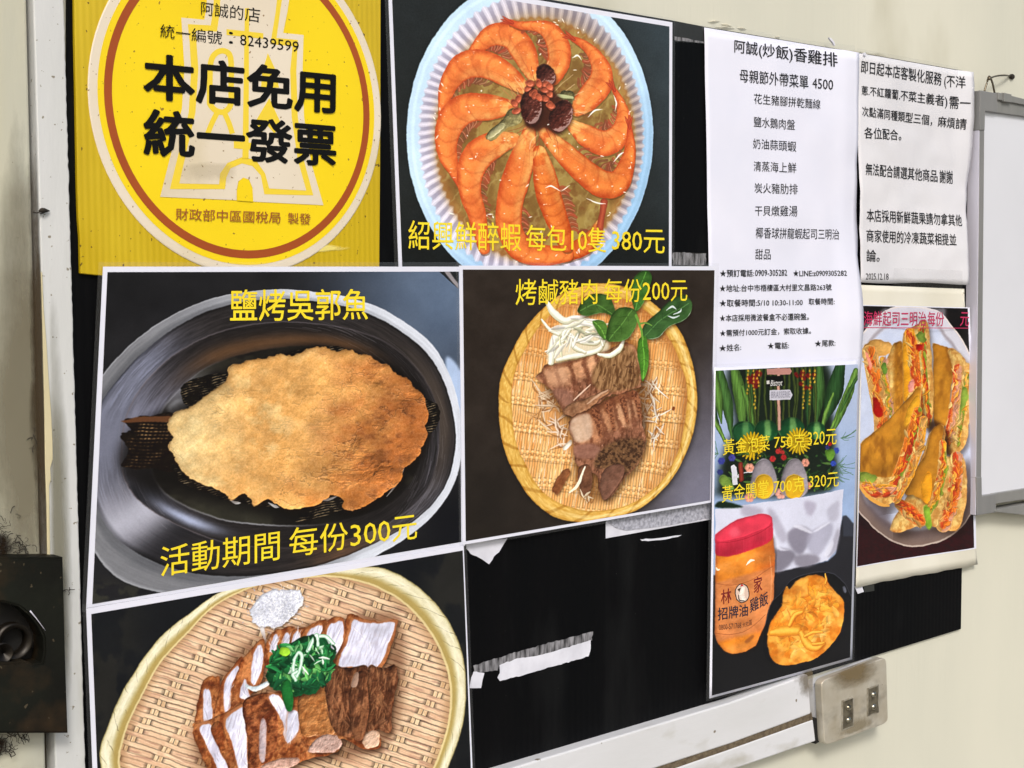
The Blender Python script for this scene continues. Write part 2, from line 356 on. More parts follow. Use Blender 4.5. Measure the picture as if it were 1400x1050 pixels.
class Sheet:
    """a sheet lying on the board: photo-pixel outline quad, off metres off the wall, bend(u, v) lifts it"""
    def __init__(self, quad, off, bend=None, edge=None):
        self.q = np.asarray(quad, float); self.off = off; self.bend = bend
        self.M = hom(self.q, [(0, 0), (1, 0), (1, 1), (0, 1)]); self.Mi = np.linalg.inv(self.M); self.edge = edge
    def pts(self, uv, lift=0.0, raw=None):
        P = ap(self.Mi, uv) if raw is None else raw; W_ = atn(P, self.off)
        b = lift + (self.bend(uv[:, 0], uv[:, 1]) if self.bend else 0); W_[:, 1] -= b; return W_
    def px(self, P, lift=0.0):
        P = np.asarray(P, float); return self.pts(ap(self.M, P), lift, P)
    def grid(self, name, quad, lift, m, parent, n=24, thick=0.0, smooth=True):
        """quad = photo px corners of a sub-rectangle"""
        H = hom([(0, 0), (1, 0), (1, 1), (0, 1)], quad); n = n if self.bend else 6
        g = np.linspace(0, 1, n + 1); uu, vv = np.meshgrid(g, g); uv = np.c_[uu.ravel(), vv.ravel()]
        P = ap(H, uv)
        if self.edge is not None: P = P + self.edge(uv)
        V = self.px(P, lift); k = n + 1; N0 = len(V)
        F = [(j * k + i, (j + 1) * k + i, (j + 1) * k + i + 1, j * k + i + 1) for j in range(n) for i in range(n)]
        UV = np.c_[uv[:, 0], 1 - uv[:, 1]]
        if thick:
            B = V.copy(); B[:, 1] += thick; V = np.vstack([V, B]); UV = np.vstack([UV, UV])
            F += [tuple(N0 + q for q in f[::-1]) for f in F]
            rim = [i for i in range(k)] + [j * k + n for j in range(1, k)] + [n * k + i for i in range(n - 1, -1, -1)] + [j * k for j in range(n - 1, 0, -1)]
            for a, b in zip(rim, rim[1:] + rim[:1]): F.append((a, b, N0 + b, N0 + a))
        return meshobj(name, V, F, m, parent, UV, smooth=bool(self.bend) and smooth)
    def flat(self, name, P, lift, m, parent, sp=False):
        """printed flat shape"""
        P = spline(P, True, 8) if sp else np.asarray(P, float)
        return meshobj(name, self.px(P, lift), [list(range(len(P)))[::-1]], m, parent)

# ------------------------------------------------------------------ lettering: the words, drawn with Blender's own font
_jobs = []
def letter(sheet, words, m, parent, lift=.0003, bold=0.0, name='lettering', shear=0.0):
    """words: list of (string, quad of photo px round the glyphs)"""
    _jobs.append((sheet, words, m, parent, lift, bold, name, shear))
def flush_letters():
    tmp = []
    for j in _jobs:
        for s, q in j[1]:
            c = bpy.data.curves.new('t', 'FONT'); c.body = s; c.resolution_u = 2; c.shear = j[7]; c.fill_mode = 'FRONT'
            o = bpy.data.objects.new('t', c); S.collection.objects.link(o); tmp.append(o)
    bpy.context.view_layer.update(); dg = bpy.context.evaluated_depsgraph_get(); it = iter(tmp)
    for sheet, words, m, parent, lift, bold, name, sh in _jobs:
        VV = []; FF = []; n0 = 0
        for s, q in words:
            ev = next(it).evaluated_get(dg); me = ev.to_mesh(); V = np.array([v.co[:2] for v in me.vertices]); F = [list(p.vertices) for p in me.polygons]; ev.to_mesh_clear()
            lo, hi = V.min(0), V.max(0)
            H = hom([(lo[0], hi[1]), (hi[0], hi[1]), (hi[0], lo[1]), (lo[0], lo[1])], q)
            k_ = 1 if bold <= 0 else (5 if bold < .02 else 13)
            for c_ in range(k_):                                # heavier strokes: the glyph printed again, shifted a little
                d = np.zeros(2) if c_ == 0 else bold * np.array([math.cos(2 * math.pi * c_ / (k_ - 1)), math.sin(2 * math.pi * c_ / (k_ - 1))])
                VV.append(sheet.px(ap(H, V * (1 - 0 * bold) + d), lift + c_ * .000008)); FF += [[i + n0 for i in f] for f in F]; n0 += len(V)
        V = np.vstack(VV)
        o = meshobj(name, V, FF, m, parent)
        me = o.data; nr = np.zeros(len(me.polygons) * 3); me.polygons.foreach_get('normal', nr)
        if nr[1::3].mean() > 0: me.flip_normals()
    for o in tmp: bpy.data.objects.remove(o, do_unlink=True)
# ------------------------------------------------------------------ the setting
M_wall = mat('cream_wall_paint', (212, 211, 196), .55, var=(203, 203, 189), scale=7, stretch=(1, 1, .35), bump=.0002, bscale=260, bstretch=(1, 1, .08), specks=((110, 100, 80), 55, .765), dirt=((176, 172, 150), 6, (1, 1, .5), .55, .75))
M_door = mat('door_paint', (196, 192, 166), .45, var=(180, 182, 172), scale=14, stretch=(1, 1, .2), specks=((96, 88, 70), 320, .715), bump=.0003, bscale=120, dirt=((150, 146, 130), 25, (1, 1, .4), .55, .8))
M_trim = mat('trim_paint', (205, 207, 208), .4, var=(190, 193, 192), scale=12, stretch=(1, 1, .25), specks=((130, 124, 110), 380, .70), bump=.0003, bscale=160, dirt=((160, 160, 148), 40, (1, 1, .3), .58, .85))
M_grime = mat('grime', (92, 82, 62), .9, var=(48, 42, 34), scale=160, stretch=(1, 1, .5), bump=.001, bscale=400)
M_black = mat('black_corrugated_plastic', (5, 6, 8), .5, spec=.08, var=(8, 8, 10), scale=30, stretch=(1, 1, .1), wave=(62, .00008), specks=((58, 58, 56), 420, .745), dirt=((26, 27, 28), 22, (1, 1, .3), .55, .8))
M_steel = mat('stainless_plate', (196, 192, 180), .36, .3, var=(176, 168, 150), scale=45, bump=.00025, bscale=220, dirt=((92, 80, 60), 28, (1, 1, 1.6), .52, .78), specks=((40, 34, 28), 120, .74))
M_rustplate = mat('dark_steel_plate', (22, 24, 18), .6, .0, spec=.15, var=(14, 14, 10), scale=28, bump=.0006, bscale=90, dirt=((50, 38, 24), 40, (1, 1, 1), .52, .72), specks=((74, 66, 52), 300, .70))
M_hole = mat('keyhole_dark', (5, 4, 3), .8)
M_brass = mat('worn_brass', (34, 28, 20), .4, .5, var=(12, 10, 8), scale=90)
M_duct = mat('cable_duct_white', (214, 216, 222), .4, var=(203, 205, 208), scale=18, stretch=(.3, 1, 1), bump=.0002, bscale=200, specks=((120, 110, 95), 110, .735), dirt=((170, 168, 158), 30, (.6, 1, 1.5), .60, .8))
M_alu = mat('grey_frame', (134, 134, 132), .4, .0, var=(122, 123, 121), scale=60, stretch=(1, 1, .2))
M_alu2 = mat('frame_side_lit', (206, 204, 218), .42, .0, var=(194, 193, 207), scale=30, stretch=(1, 1, .2))  # paler than the rails: side light on the frame put into the colour
M_side = mat('frame_grey_light', (130, 130, 130), .4, .0, var=(120, 121, 121), scale=60, stretch=(1, 1, .2))
M_wb = mat('whiteboard_enamel', (220, 223, 232), .25, coat=.4, var=(213, 216, 225), scale=7, dirt=((190, 180, 186), 12, (1, 1, .3), .60, .85))
M_wire = mat('hanger_wire', (120, 112, 98), .35, .8, var=(90, 78, 60), scale=200)
M_ground = mat('concrete_paving', (150, 147, 140), .9, var=(130, 128, 122), scale=3, bump=.003)

def wallbox(name, x0, x1, z0, z1, y0, y1, m):
    V = [(x, y, z) for x in (x0, x1) for y in (y0, y1) for z in (z0, z1)]
    return tagm(meshobj(name, V, [(0, 1, 3, 2), (4, 6, 7, 5), (0, 4, 5, 1), (2, 3, 7, 6), (0, 2, 6, 4), (1, 5, 7, 3)], m), kind='structure')
xe = at(60, 525)[0]
wall = wallbox('wall', xe - .002, 4.0, 0.0, 3.2, DIST, DIST + .15, M_wall)
tagm(wall, 'cream painted wall behind the black notice board')
gr = wallbox('ground', -12, 12, -.1, 0.0, -25, DIST + .3, M_ground)

# door panel, grime-filled gap and door trim on the left (top and bottom ends run past the frame)
def lean(xa, xb): return [(xa[0], -60), (xb[0], -60), (xb[1], 1120), (xa[1], 1120)]
door = prism('door', [(-400, -60), (35.5, -60), (65, 1120), (-400, 1120)], -.10, .004, M_door, bevel=.0015)
tagm(door, 'cream painted door leaf at the far left with brown dirt along its edge', 'door')
gap = prism('door_gap', [(35, -60), (46, -60), (79, 1120), (65, 1120)], -.10, -.004, M_grime, ref=.004)
tagm(gap, 'brown grime packed in the narrow gap between door and white trim', 'gap', kind='stuff'); del gap['category']
t = thing('door_trim', 'chipped white vertical trim strip between the door and the black board', 'trim', tuple(at(80, 525, .01)))
rng = np.random.default_rng(3)
ys = np.r_[np.arange(-60, 1121, 7)]
rx = 87.6 + (ys / 1050.0) * 29.5 + (rng.random(len(ys)) - .5) * 1.0 + np.where((ys > 180) & (ys < 300), (rng.random(len(ys)) - .5) * 1.6, 0)
prism('strip', [(44, -60)] + list(zip(rx, ys)) + [(78, 1120)], -.02, .0055, M_trim, t, bevel=.0007, seg=2)
M_drip = mat('cream_drip', (206, 196, 160), .5, var=(196, 186, 150), scale=50)
dr = [(56.3, 372), (58, 372), (60, 420), (64, 470), (67, 520), (70, 560), (72, 600), (72.5, 628), (69, 640), (70, 655), (67.5, 664), (68, 700), (69, 760), (65, 760), (64, 690), (62, 640), (61, 560), (59, 470)]
prism('paint_drip', dr, .0055, .0064, M_drip, t, bevel=.0003, seg=2)

# lock plate
t = thing('lock_plate', 'dark rusty steel lock plate with a deep keyhole at the lower left', 'lock', tuple(at(40, 880, .016)))
hole = [(-60, 826), (4, 823), (26, 829), (42, 842), (54, 858), (60, 872), (61, 890), (58, 906), (46, 908), (34, 903), (20, 906), (-60, 906)]
def plate_with_hole():
    out = [(-60, 762), (86.5, 762), (87.5, 800), (90, 900), (93.5, 1002.5), (-60, 1003)]
    A = atn(out, .016); H_ = atn(hole, .016)
    bm = bmesh.new()
    from mathutils.geometry import tessellate_polygon
    # outline as a C round the hole (the hole is open to the left, past the frame)
    loop = out[:1] + out[1:] + hole[::-1][0:]
    P = atn(loop, .016); me = None; n = len(P)
    va = [bm.verts.new((p[0], DIST - .016, p[2])) for p in P]; vb = [bm.verts.new((p[0], DIST - .0035, p[2])) for p in P]
    bm.faces.new(va); bm.faces.new(vb[::-1])
    for i in range(n): bm.faces.new((va[i], vb[i], vb[(i + 1) % n], va[(i + 1) % n]))
    bmesh.ops.recalc_face_normals(bm, faces=bm.faces)
    bmesh.ops.bevel(bm, geom=[e for e in bm.edges if all(v in va for v in e.verts)], offset=.0009, segments=2, affect='EDGES', clamp_overlap=True)
    bmesh.ops.triangulate(bm, faces=[f for f in bm.faces if len(f.verts) > 4])
    me = bpy.data.meshes.new('plate'); bm.to_mesh(me); bm.free(); me.materials.append(M_rustplate)
    o = bpy.data.objects.new('plate', me); S.collection.objects.link(o); o.parent = t; o.matrix_parent_inverse = Matrix.Translation(t.location).inverted()
plate_with_hole()
prism('keyhole', [(-60, 815), (66, 815), (66, 915), (-60, 915)], .0041, .0046, M_hole, t, ref=.016)
cyl = at(22, 878, .012)
def ring(name, c, r0, r1, y0, y1, m, parent, n=28, sq=1.0):
    V = []; F = []
    for i in range(n):
        a = 2 * math.pi * i / n; ca, sa = math.cos(a), math.sin(a) * sq
        for r, y in ((r1, y0), (r1, y1 + .0006), (r1 * .93, y1), (r0, y1), (r0, y0)): V.append((c[0] + r * ca, DIST - y, c[2] + r * sa))
    for i in range(n):
        for k_ in range(4): a, b = i * 5 + k_, ((i + 1) % n) * 5 + k_; F.append((a, b, b + 1, a + 1))
    return meshobj(name, V, F, m, parent, smooth=True)
ring('cylinder_ring', cyl, .0062, .0082, .0046, .011, M_brass, t)
c2 = at(4, 893, .012); ring('key_plug', c2, .0004, .0045, .0046, .0125, M_brass, t, 20)
wire('scratch_wire', [at(41, 835, .0165), at(50, 846, .0175), at(62, 862, .0168)], [.0004, .0002, .0001], M_alu2, t, 6)
# cobweb dirt around the plate, an insect on the trim
def hairs(name, seeds, n, L, label, r=.00014):
    rg = np.random.default_rng(len(name) + n); V = []; F = []
    for i in range(n):
        x, y, dx_, dy_ = seeds[i % len(seeds)]; p = np.array([x + rg.normal() * dx_, y + rg.normal() * dy_]); a = rg.random() * 6.28; pts = [p]
        for k_ in range(7): a += rg.normal() * .7; p = p + L * np.array([math.cos(a), math.sin(a)]) * (.5 + rg.random()); pts.append(p)
        W_ = atn(pts, .0062 + rg.random() * .0012); rr = r * (.5 + rg.random())
        for k_ in range(len(W_) - 1):
            e = W_[k_ + 1] - W_[k_]; nn = np.array([-e[2], 0, e[0]]); nn /= np.linalg.norm(nn) + 1e-9; b0 = len(V)
            up = np.array([0, -rr, 0])
            V += [W_[k_] + nn * rr, W_[k_] - nn * rr, W_[k_] + up, W_[k_ + 1] + nn * rr, W_[k_ + 1] - nn * rr, W_[k_ + 1] + up]
            F += [(b0, b0 + 2, b0 + 5, b0 + 3), (b0 + 2, b0 + 1, b0 + 4, b0 + 5), (b0, b0 + 3, b0 + 4, b0 + 1)]
    return tagm(meshobj(name, V, F, M_grime2), label, kind='stuff')
M_grime2 = mat('cobweb_dirt', (44, 36, 27), .9, var=(24, 19, 14), scale=200)
hairs('cobweb_dirt', [(2, 728, 9, 10), (8, 744, 12, 8), (-4, 738, 8, 12), (30, 750, 7, 6)], 90, 1.9, 'dark cobweb strands and dirt on the door above the lock plate')
hairs('cobweb_dirt', [(14, 1008, 14, 3), (27, 1006, 8, 2), (5, 1026, 9, 2), (12, 1024, 6, 2)], 60, 1.7, 'dark cobweb strands and dirt on the door under the lock plate')
hairs('cobweb_dirt', [(92, 806, 3, 5), (43, 610, 4, 6), (45, 600, 2, 8)], 10, 1.6, 'loose dark fibres clinging to the door and trim edge', .00012)
bug = thing('dead_insect', 'small dried brown insect stuck on the white trim near its top', 'insect', tuple(at(60, 289, .0065)))
wire('insect_body', [at(53, 289, .0066), at(59, 287.5, .0075), at(68, 288.5, .0064)], [.0004, .0012, .0010, .0002], M_grime2, bug, 8)
wire('leg', [at(57, 289, .0068), at(51, 291, .0072), at(45, 290, .0062)], .0003, M_grime2, bug, 5)
wire('leg', [at(62, 290, .0068), at(59, 291.5, .0072), at(54, 292, .0062)], .0002, M_grime2, bug, 5)

D_br = decal_mat('grime_film', (66, 56, 42), .85, 70, (1, 1, .35)); D_soft = decal_mat('grey_smear', (120, 114, 96), .7, 30, (1, 1, .3)); D_rust = decal_mat('brown_stain', (96, 76, 50), .9, 60, (1, 1, 1), .35, .75); D_dk = decal_mat('dark_smudge', (40, 32, 24), .95, 90, (1, 1, 1), .42, .66)
decal('grime', [(18, -20), (47, -20), (76, 1070), (46, 1070)], .0060, D_br, None, 'brown grime built up along the edge of the door', (.85, .5))
decal('grime', [(-60, -20), (40, -20), (66, 1070), (-60, 1070)], .0058, D_soft, None, 'grey smears over the cream door leaf', (.9, .6))
decal('grime', [(44, -20), (96, -20), (118, 1070), (74, 1070)], .0063, decal_mat('trim_light_falloff', (128, 126, 110), .75, 26, (1, 1, .25), .4, .85), None, 'painted light falloff, patchy grey, on the lower half of the white trim', (.3, .75))  # light falling off down the trim, painted as a patchy grey film
decal('smudge', [(-40, 690), (48, 700), (50, 768), (-40, 768)], .0066, D_dk, None, 'dark sooty smudge on the door just above the lock plate', (.2, .8))
decal('smudge', [(-40, 1000), (44, 1000), (40, 1048), (-40, 1048)], .0066, D_dk, None, 'dark sooty smudge on the door just under the lock plate', (.3, .3))
decal('smudge', [(900, 20), (1340, 90), (1340, 122), (900, 52)], .0001, decal_mat('wall_smudge', (160, 154, 132), .7, 50, (.5, 1, 1), .4, .8), None, 'grey tape marks on the wall along the top edge of the black board', (.6, .5))
# the black board
bd = [(92, -60), (400, -62), (751, -1), (920, 28), (964, 36.5), (1170, 71), (1325, 98), (1320, 480), (1314, 860), (1000, 957), (692, 1050), (440, 1128), (92, 1128)]
M_edge = M_black
board = prism('notice_board', bd, .0002, .002, M_black, bevel=.0002, seg=1)
tagm(board, 'large black corrugated plastic board that all the posters are stuck to', 'board')
M_dust = mat('dust_line', (200, 200, 196), .9, var=(120, 120, 118), scale=300)

# cable duct under the board, and the socket
M_grime3 = mat('packed_dust', (112, 100, 80), .9, var=(84, 72, 56), scale=260, bump=.0008, bscale=500)
t = thing('cable_duct', 'dirty white plastic cable duct running along under the black board', 'cable duct', tuple(at(1000, 990, .012)))
TR = [(300, 1172), (692, 1050), (1000, 957), (1105, 924)]
prism('duct_lid', [(300, 1168), (692, 1052.5), (1000, 960), (1105, 922), (1109, 976), (1000, 1016.5), (907, 1047), (692, 1118), (300, 1250)], .0, .011, M_duct, t, bevel=.0012)
prism('duct_groove', [(300, 1248), (692, 1116), (907, 1046), (1000, 1015), (1110, 974), (1112, 984), (1000, 1024), (692, 1130), (300, 1258)], .0, .0101, M_grime3, t, ref=.0105)
prism('duct_base', [(300, 1258), (692, 1130), (1000, 1024), (1113, 983), (1117, 1013), (1000, 1053), (870, 1100), (692, 1160), (300, 1300)], .0, .0105, M_duct, t, bevel=.0012)
prism('duct_gap_shade', [(1111, 984), (1119, 981), (1121, 1013), (1115, 1017)], .0, .0108, M_hole, t, ref=.0105)  # black strip painted for the dark of the gap between duct and socket
decal('grime', [(1070, 922), (1112, 908), (1114, 975), (1080, 990)], .0113, decal_mat('duct_grime', (110, 98, 76), .6, 70), t, None, (.95, .15))
t = thing('wall_socket', 'stained stainless steel double socket at the right end of the cable duct', 'socket', tuple(at(1165, 950, .01)))
def plate_outline(c, r=.16, n=5):
    c = np.array(c, float); out = []
    for i in range(4):
        p = c[i]; a = p + (c[i - 1] - p) * r * .8; b = p + (c[(i + 1) % 4] - p) * r
        for s in np.linspace(0, 1, n): out.append((1 - s) ** 2 * a + 2 * s * (1 - s) * p + s * s * b)
    return out
fc = [(1123, 931), (1212, 898), (1214.5, 988), (1127.5, 1020)]
prism('cover_plate', plate_outline(fc, .10), .0105, .0165, M_steel, t, bevel=.0038, seg=5, ref=.0165)
prism('back_box', plate_outline([(1115, 935), (1208, 900), (1209, 984), (1119, 1016)], .1), .0, .0105, M_duct, t, bevel=.0008, seg=2, ref=.0105)
decal('stain', [(1116, 932), (1214, 893), (1215, 942), (1120, 978)], .01675, decal_mat('top_stain', (118, 104, 78), .8, 50, (.5, 1, 1.4), .3, .8), t, None, (.55, .0))
decal('stain', [(1128, 985), (1210, 955), (1212, 988), (1130, 1018)], .01665, decal_mat('pale_stain', (140, 130, 108), .6, 80), t, None, (.5, .8))
M_slot = mat('socket_insert', (176, 172, 160), .35, .3, var=(130, 122, 104), scale=160, dirt=((50, 42, 32), 90, (1, 1, 1), .5, .7))
for (cx, cy, hh, ww) in ((1158.5, 975.5, 20.5, 8), (1193, 957.5, 19.5, 8)):
    sl_ = -.37
    q = [(cx - ww, cy - hh - ww * sl_), (cx + ww, cy - hh + ww * sl_), (cx + ww, cy + hh + ww * sl_), (cx - ww, cy + hh - ww * sl_)]
    ins = prism('socket_insert', q, .0150, .0170, M_slot, t, bevel=.0004, seg=2, ref=.0165)
    q2 = [(cx - ww + 1.6, cy - hh + 2 - (ww - 1.6) * sl_), (cx + ww - 1.6, cy - hh + 2 + (ww - 1.6) * sl_), (cx + ww - 1.6, cy + hh - 2 + (ww - 1.6) * sl_), (cx - ww + 1.6, cy + hh - 2 - (ww - 1.6) * sl_)]
    prism('slot', q2, .0168, .0172, mat('slot_dark', (104, 98, 82), .5, .2, var=(60, 54, 42), scale=200), ins, ref=.0165)
    for dy in (-8.5, 8.5):
        c = at(cx, cy + dy, .0165)
        V = []; F = []; n = 14
        for j in range(5):
            a = j / 5 * math.pi / 2
            for i in range(n): th = 2 * math.pi * i / n; V.append((c[0] + .0028 * math.cos(a) * math.cos(th), DIST - .0171 - .0022 * math.sin(a), c[2] + .0025 * math.cos(a) * math.sin(th)))
        V.append((c[0], DIST - .0171 - .0023, c[2]))
        for j in range(4):
            for i in range(n): F.append((j * n + i, j * n + (i + 1) % n, (j + 1) * n + (i + 1) % n, (j + 1) * n + i))
        for i in range(n): F.append((4 * n + i, 4 * n + (i + 1) % n, 5 * n))
        meshobj('terminal', V, F, mat('terminal_metal', (200, 196, 180), .18, 1.0, var=(120, 110, 90), scale=300), ins, smooth=True)

# whiteboard on the right
t = thing('whiteboard', 'small white dry erase board in a grey frame hanging at the right edge', 'whiteboard', tuple(at(1370, 400, .02)))
FRM = .0115
xl = lambda y: 1340.3 - (y - 126) * .0103      # outer front edge of the left rail
prism('writing_surface', [(1345, 140), (1700, 195), (1700, 640), (1340, 690)], .003, .0085, M_wb, t, ref=FRM)
prism('rail', [(xl(175), 175), (xl(175) + 6.2, 175), (xl(654) + 6.8, 654), (xl(654), 654)], .0002, FRM, M_side, t, bevel=.0004, seg=2)
prism('lit_side_face', [(xl(124) - .9, 124), (xl(124) + .3, 124), (xl(704) + .3, 704), (xl(704) - .9, 704)], .0001, FRM - .0003, M_alu2, t, ref=FRM)  # thin paler strip carrying the side light on the frame as colour
prism('rail', [(1362, 127.5), (1400, 137), (1700, 196), (1700, 215), (1400, 159), (1362, 153.8)], .001, FRM, M_alu, t, bevel=.0005, seg=2)
prism('rail_lip', [(1362, 126.5), (1400, 136), (1700, 195), (1700, 206), (1400, 144), (1362, 136.5)], .001, FRM + .0018, M_alu, t, bevel=.0004, seg=2, ref=FRM)
prism('rail', [(1358, 675), (1400, 668.3), (1700, 622), (1700, 640), (1400, 683), (1358, 689.5)], .001, FRM, M_alu, t, bevel=.0005, seg=2)
prism('tray_lip', [(1358, 696.5), (1400, 689), (1700, 640), (1700, 700), (1400, 704), (1358, 699.5)], .002, FRM + .001, M_alu, t, bevel=.0004, seg=2, ref=FRM)
prism('corner_cap', [(1340.3, 123.5), (1364, 127.5), (1364, 154), (1347.2, 151.5), (1346.6, 178), (1339.6, 178)], .0, FRM + .0007, M_side, t, bevel=.0006, seg=2)
prism('corner_cap', [(1335, 652), (1342.4, 652), (1342.8, 678), (1362, 675), (1362, 700.5), (1336.3, 705)], .0, FRM + .0007, M_side, t, bevel=.0006, seg=2)
prism('clip', [(1368, 127), (1378.5, 129.5), (1378.5, 140.5), (1368, 139)], .003, FRM + .003, M_alu, t, bevel=.0003, seg=2, ref=FRM)
hk = thing('wall_hook', 'bent grey nail in the wall holding up the whiteboard hanger', 'hook', tuple(at(1383, 104, 0)))
wire('nail', [at(1382, 104.5, .0002), at(1374, 103, .006), at(1362, 104, .009), at(1352, 107.5, .0122)], .00075, M_wire, hk, 8)
wire('nail_head', [at(1353, 107.2, .0117), at(1352.3, 107.5, .0120), at(1351.8, 107.7, .0123)], .0013, M_wire, hk, 10)
wire('nail_base', [at(1383.5, 105, -.0002), at(1382, 104.5, .0014)], [.0024, .0018], M_grime2, hk, 12)
wire('hanger_loop', [at(1345.5, 126, .0105), at(1349, 114, .0105), at(1351.5, 105.5, .0105), at(1353.5, 105.5, .0105), at(1357, 114, .0105), at(1360, 128, .0105)], .0008, M_wire, t, 8)
# ------------------------------------------------------------------ pictures printed on the sheets
def paint_shrimp(q):
    P = Print(q); P.zoom(520, 0, 2.839); X, Y = P.ZX, P.ZY
    g = fbm(X / 60, Y / 60, 3); cl = (vn(X * .9, Y * .35, 8) + vn(X * .35, Y * .9, 9)) * 7 - 7
    P.c = mix((35, 38, 38), (56, 66, 72), sm(700, 1150, X - Y * .25) + g * .25 - .1) + cl[..., None] - sm(700, 1030, Y)[..., None] * 10
    el = lambda cx, cy, a_, b_: [(cx + a_ * math.cos(q_), cy + b_ * math.sin(q_)) for q_ in np.linspace(0, 2 * math.pi, 28, endpoint=False)]
    O = el(580, 524, 479, 606); I = el(586, 530, 440, 556); Lq = el(600, 542, 386, 472)
    c = (600, 510)
    ro, A = P.polar(c, O); ri, _ = P.polar(c, I); rl, _ = P.polar(c, Lq)
    aa = lambda r, w_=.004: sm(w_, -w_, r - 1)
    P.over(blur(aa(ro, .02), 8) * 1.0, (20, 22, 22), .5)
    sh = .5 - .5 * np.cos(A - 2.4)
    rim = mix((196, 222, 246), (150, 188, 222), sm(-.3, 1, np.cos(A - .9))) + ((sm(.975, .955, ro) * sm(.93, .95, ro)) * 12)[..., None]
    P.over(aa(ro), rim); P.over(aa(ro) * sm(.985, 1.0, ro), (176, 205, 232), .5)
    nf = 84; tt = np.clip((rl - 1) / np.maximum(rl / ri - 1, .01), 0, 1); ph = A * nf + 1.6 * tt
    st = .5 + .5 * np.cos(ph); mfl = sm(.012, -.008, ri - 1 + .022 * (1 - st))
    fl = mix((158, 154, 176), (218, 214, 230), sm(.15, .75, st)); fl = mix(fl, np.array(fl) * [.78, .73, .66], sm(-.2, .9, np.cos(A + .4)) * .9); fl = mix(fl, (176, 146, 104), (1 - tt) ** 4 * .8); fl = mix(fl, (206, 210, 230), tt ** 3 * .6)
    fl = fl + (sm(.93, 1, st) * 16)[..., None]
    P.over(mfl * aa(ro), fl)
    rl2 = rl + .010 * np.cos(ph) * 1
    liq = mix((128, 98, 54), (160, 136, 78), sm(.35, .65, fbm(X / 70, Y / 90, 21))); liq = mix(liq, (118, 80, 44), sm(.55, .75, fbm(X / 30, Y / 30, 4)) * .6)
    liq = mix(liq, (176, 120, 70), sm(.9, 1, rl) * .5)
    st2 = np.abs(((X * .8 + Y * .5) / 60 + fbm(X / 90, Y / 90, 7) * 2) % 1 - .5) * 2
    liq = mix(liq, (182, 166, 108), sm(.70, .98, st2) * .35)
    P.over(aa(rl2), liq); P.over(sm(.02, 0, abs(rl2 - 1)) , (150, 110, 70), .5)
    rg = np.random.default_rng(11)
    def shrimp(pts, hw, side=1, tint=0, tail=True, nseg=7, seed=0, legs=(.2, .72), head=.22):
        a = np.array([226, 116, 58]) + tint; hi = np.array([246, 152, 82]) + tint; lo = np.array([182, 74, 38]) + tint
        q_ = np.asarray(pts, float); hw = np.asarray(hw, float)
        # the soft legs, along the inner side
        Q = spline(np.c_[q_, hw], False, 8); m = len(Q); T = np.gradient(Q[:, :2], axis=0); T /= np.linalg.norm(T, axis=1)[:, None]; Nn = np.c_[-T[:, 1], T[:, 0]] * side
        P.tube(q_ + np.array([3, 8]), hw * 1.06, lambda s, d, x, y: np.broadcast_to(np.array([92, 58, 30.]), s.shape + (3,)), .5)
        for k in range(19):
            i = int(m * (legs[0] + (legs[1] - legs[0]) * k / 16)); b = Q[i, :2] + Nn[i] * Q[i, 2] * .75; L = Q[i, 2] * (.75 + .35 * rg.random())
            e = b + Nn[i] * L + T[i] * L * .35; e2 = b + Nn[i] * L * .55 - T[i] * 3
            P.line([b, e2, e], 5.4, (140 + rg.integers(-30, 30), 74, 52), .72, 4)
            if k % 2: P.line([b + 2, e2 + 2, e + (2, 1)], 1.6, (226, 170, 136), .45, 4)
        def fn(s, d, x, y):
            n_ = fbm(x / 30, y / 30, seed + 30, 3); n3 = fbm(x / 60, y / 60, seed + 60, 2); dd = d * side
            ridge = np.clip(1 - ((d + .30 * side) / .75) ** 2, 0, 1)
            body = mix(a * .94, hi, ridge * .8 * (.6 + .8 * n_)); body = mix(body, lo, sm(.50, 1.0, abs(d)) * .75)
            body = mix(body, np.array([176, 74, 38.]), sm(.5, .75, n3) * .35)
            body = mix(body, np.array([236, 184, 112]) + tint, sm(.0, .7, dd) * sm(1.0, .8, dd) * .65 * sm(.9, .4, s) * (n_ + .3))
            sg = ((s - head) / (1 - head) * nseg + .55 * d * d); fr = sg % 1; on = sm(head, head + .04, s)
            body = mix(body, lo * .92, (sm(.12, 0, fr) + sm(.80, 1, fr)) * on * .24); body = mix(body, hi + 4, sm(.08, .3, fr) * sm(.6, .3, fr) * .22 * on)
            body = mix(body, (236, 196, 120), sm(head * 1.2, .0, s) * sm(.35, .6, n_) * .65); body = mix(body, (184, 66, 40), sm(.84, 1.0, s) * .7 if tail else 0 * s)
            body = body + ((fbm(x / 5, y / 5, seed + 40, 2) - .5) * 14)[..., None]
            sp = sm(.80, .86, fbm(x / 15, y / 7 + s * 3, seed + 3, 2)) * sm(.6, .2, abs(dd + .4)) * .8
            return mix(body, (255, 236, 214), sp)
        hw = hw * 1.10
        P.tube(q_, hw, fn, 1, 8)
        if tail:
            e = q_[-1]; dv = q_[-1] - q_[-2]; dv /= np.linalg.norm(dv) + 1e-6
            for an in (-.35, 0, .35):
                r_ = np.array([dv[0] * math.cos(an) - dv[1] * math.sin(an), dv[0] * math.sin(an) + dv[1] * math.cos(an)])
                P.tube([e - dv * 8, e + r_ * 20, e + r_ * 40], [5, 6, 1.5], lambda s, d, x, y: mix((196, 82, 50), (142, 52, 36), abs(d)), .85, 4)
        for k in range(2):
            b = q_[0] + rg.normal(size=2) * 10; e = q_[2] + rg.normal(size=2) * 26 + Nn[m // 3] * 12
            P.line([b, (b + e) / 2 + rg.normal(size=2) * 9, e], .8, (186, 96, 62), .45, 5)
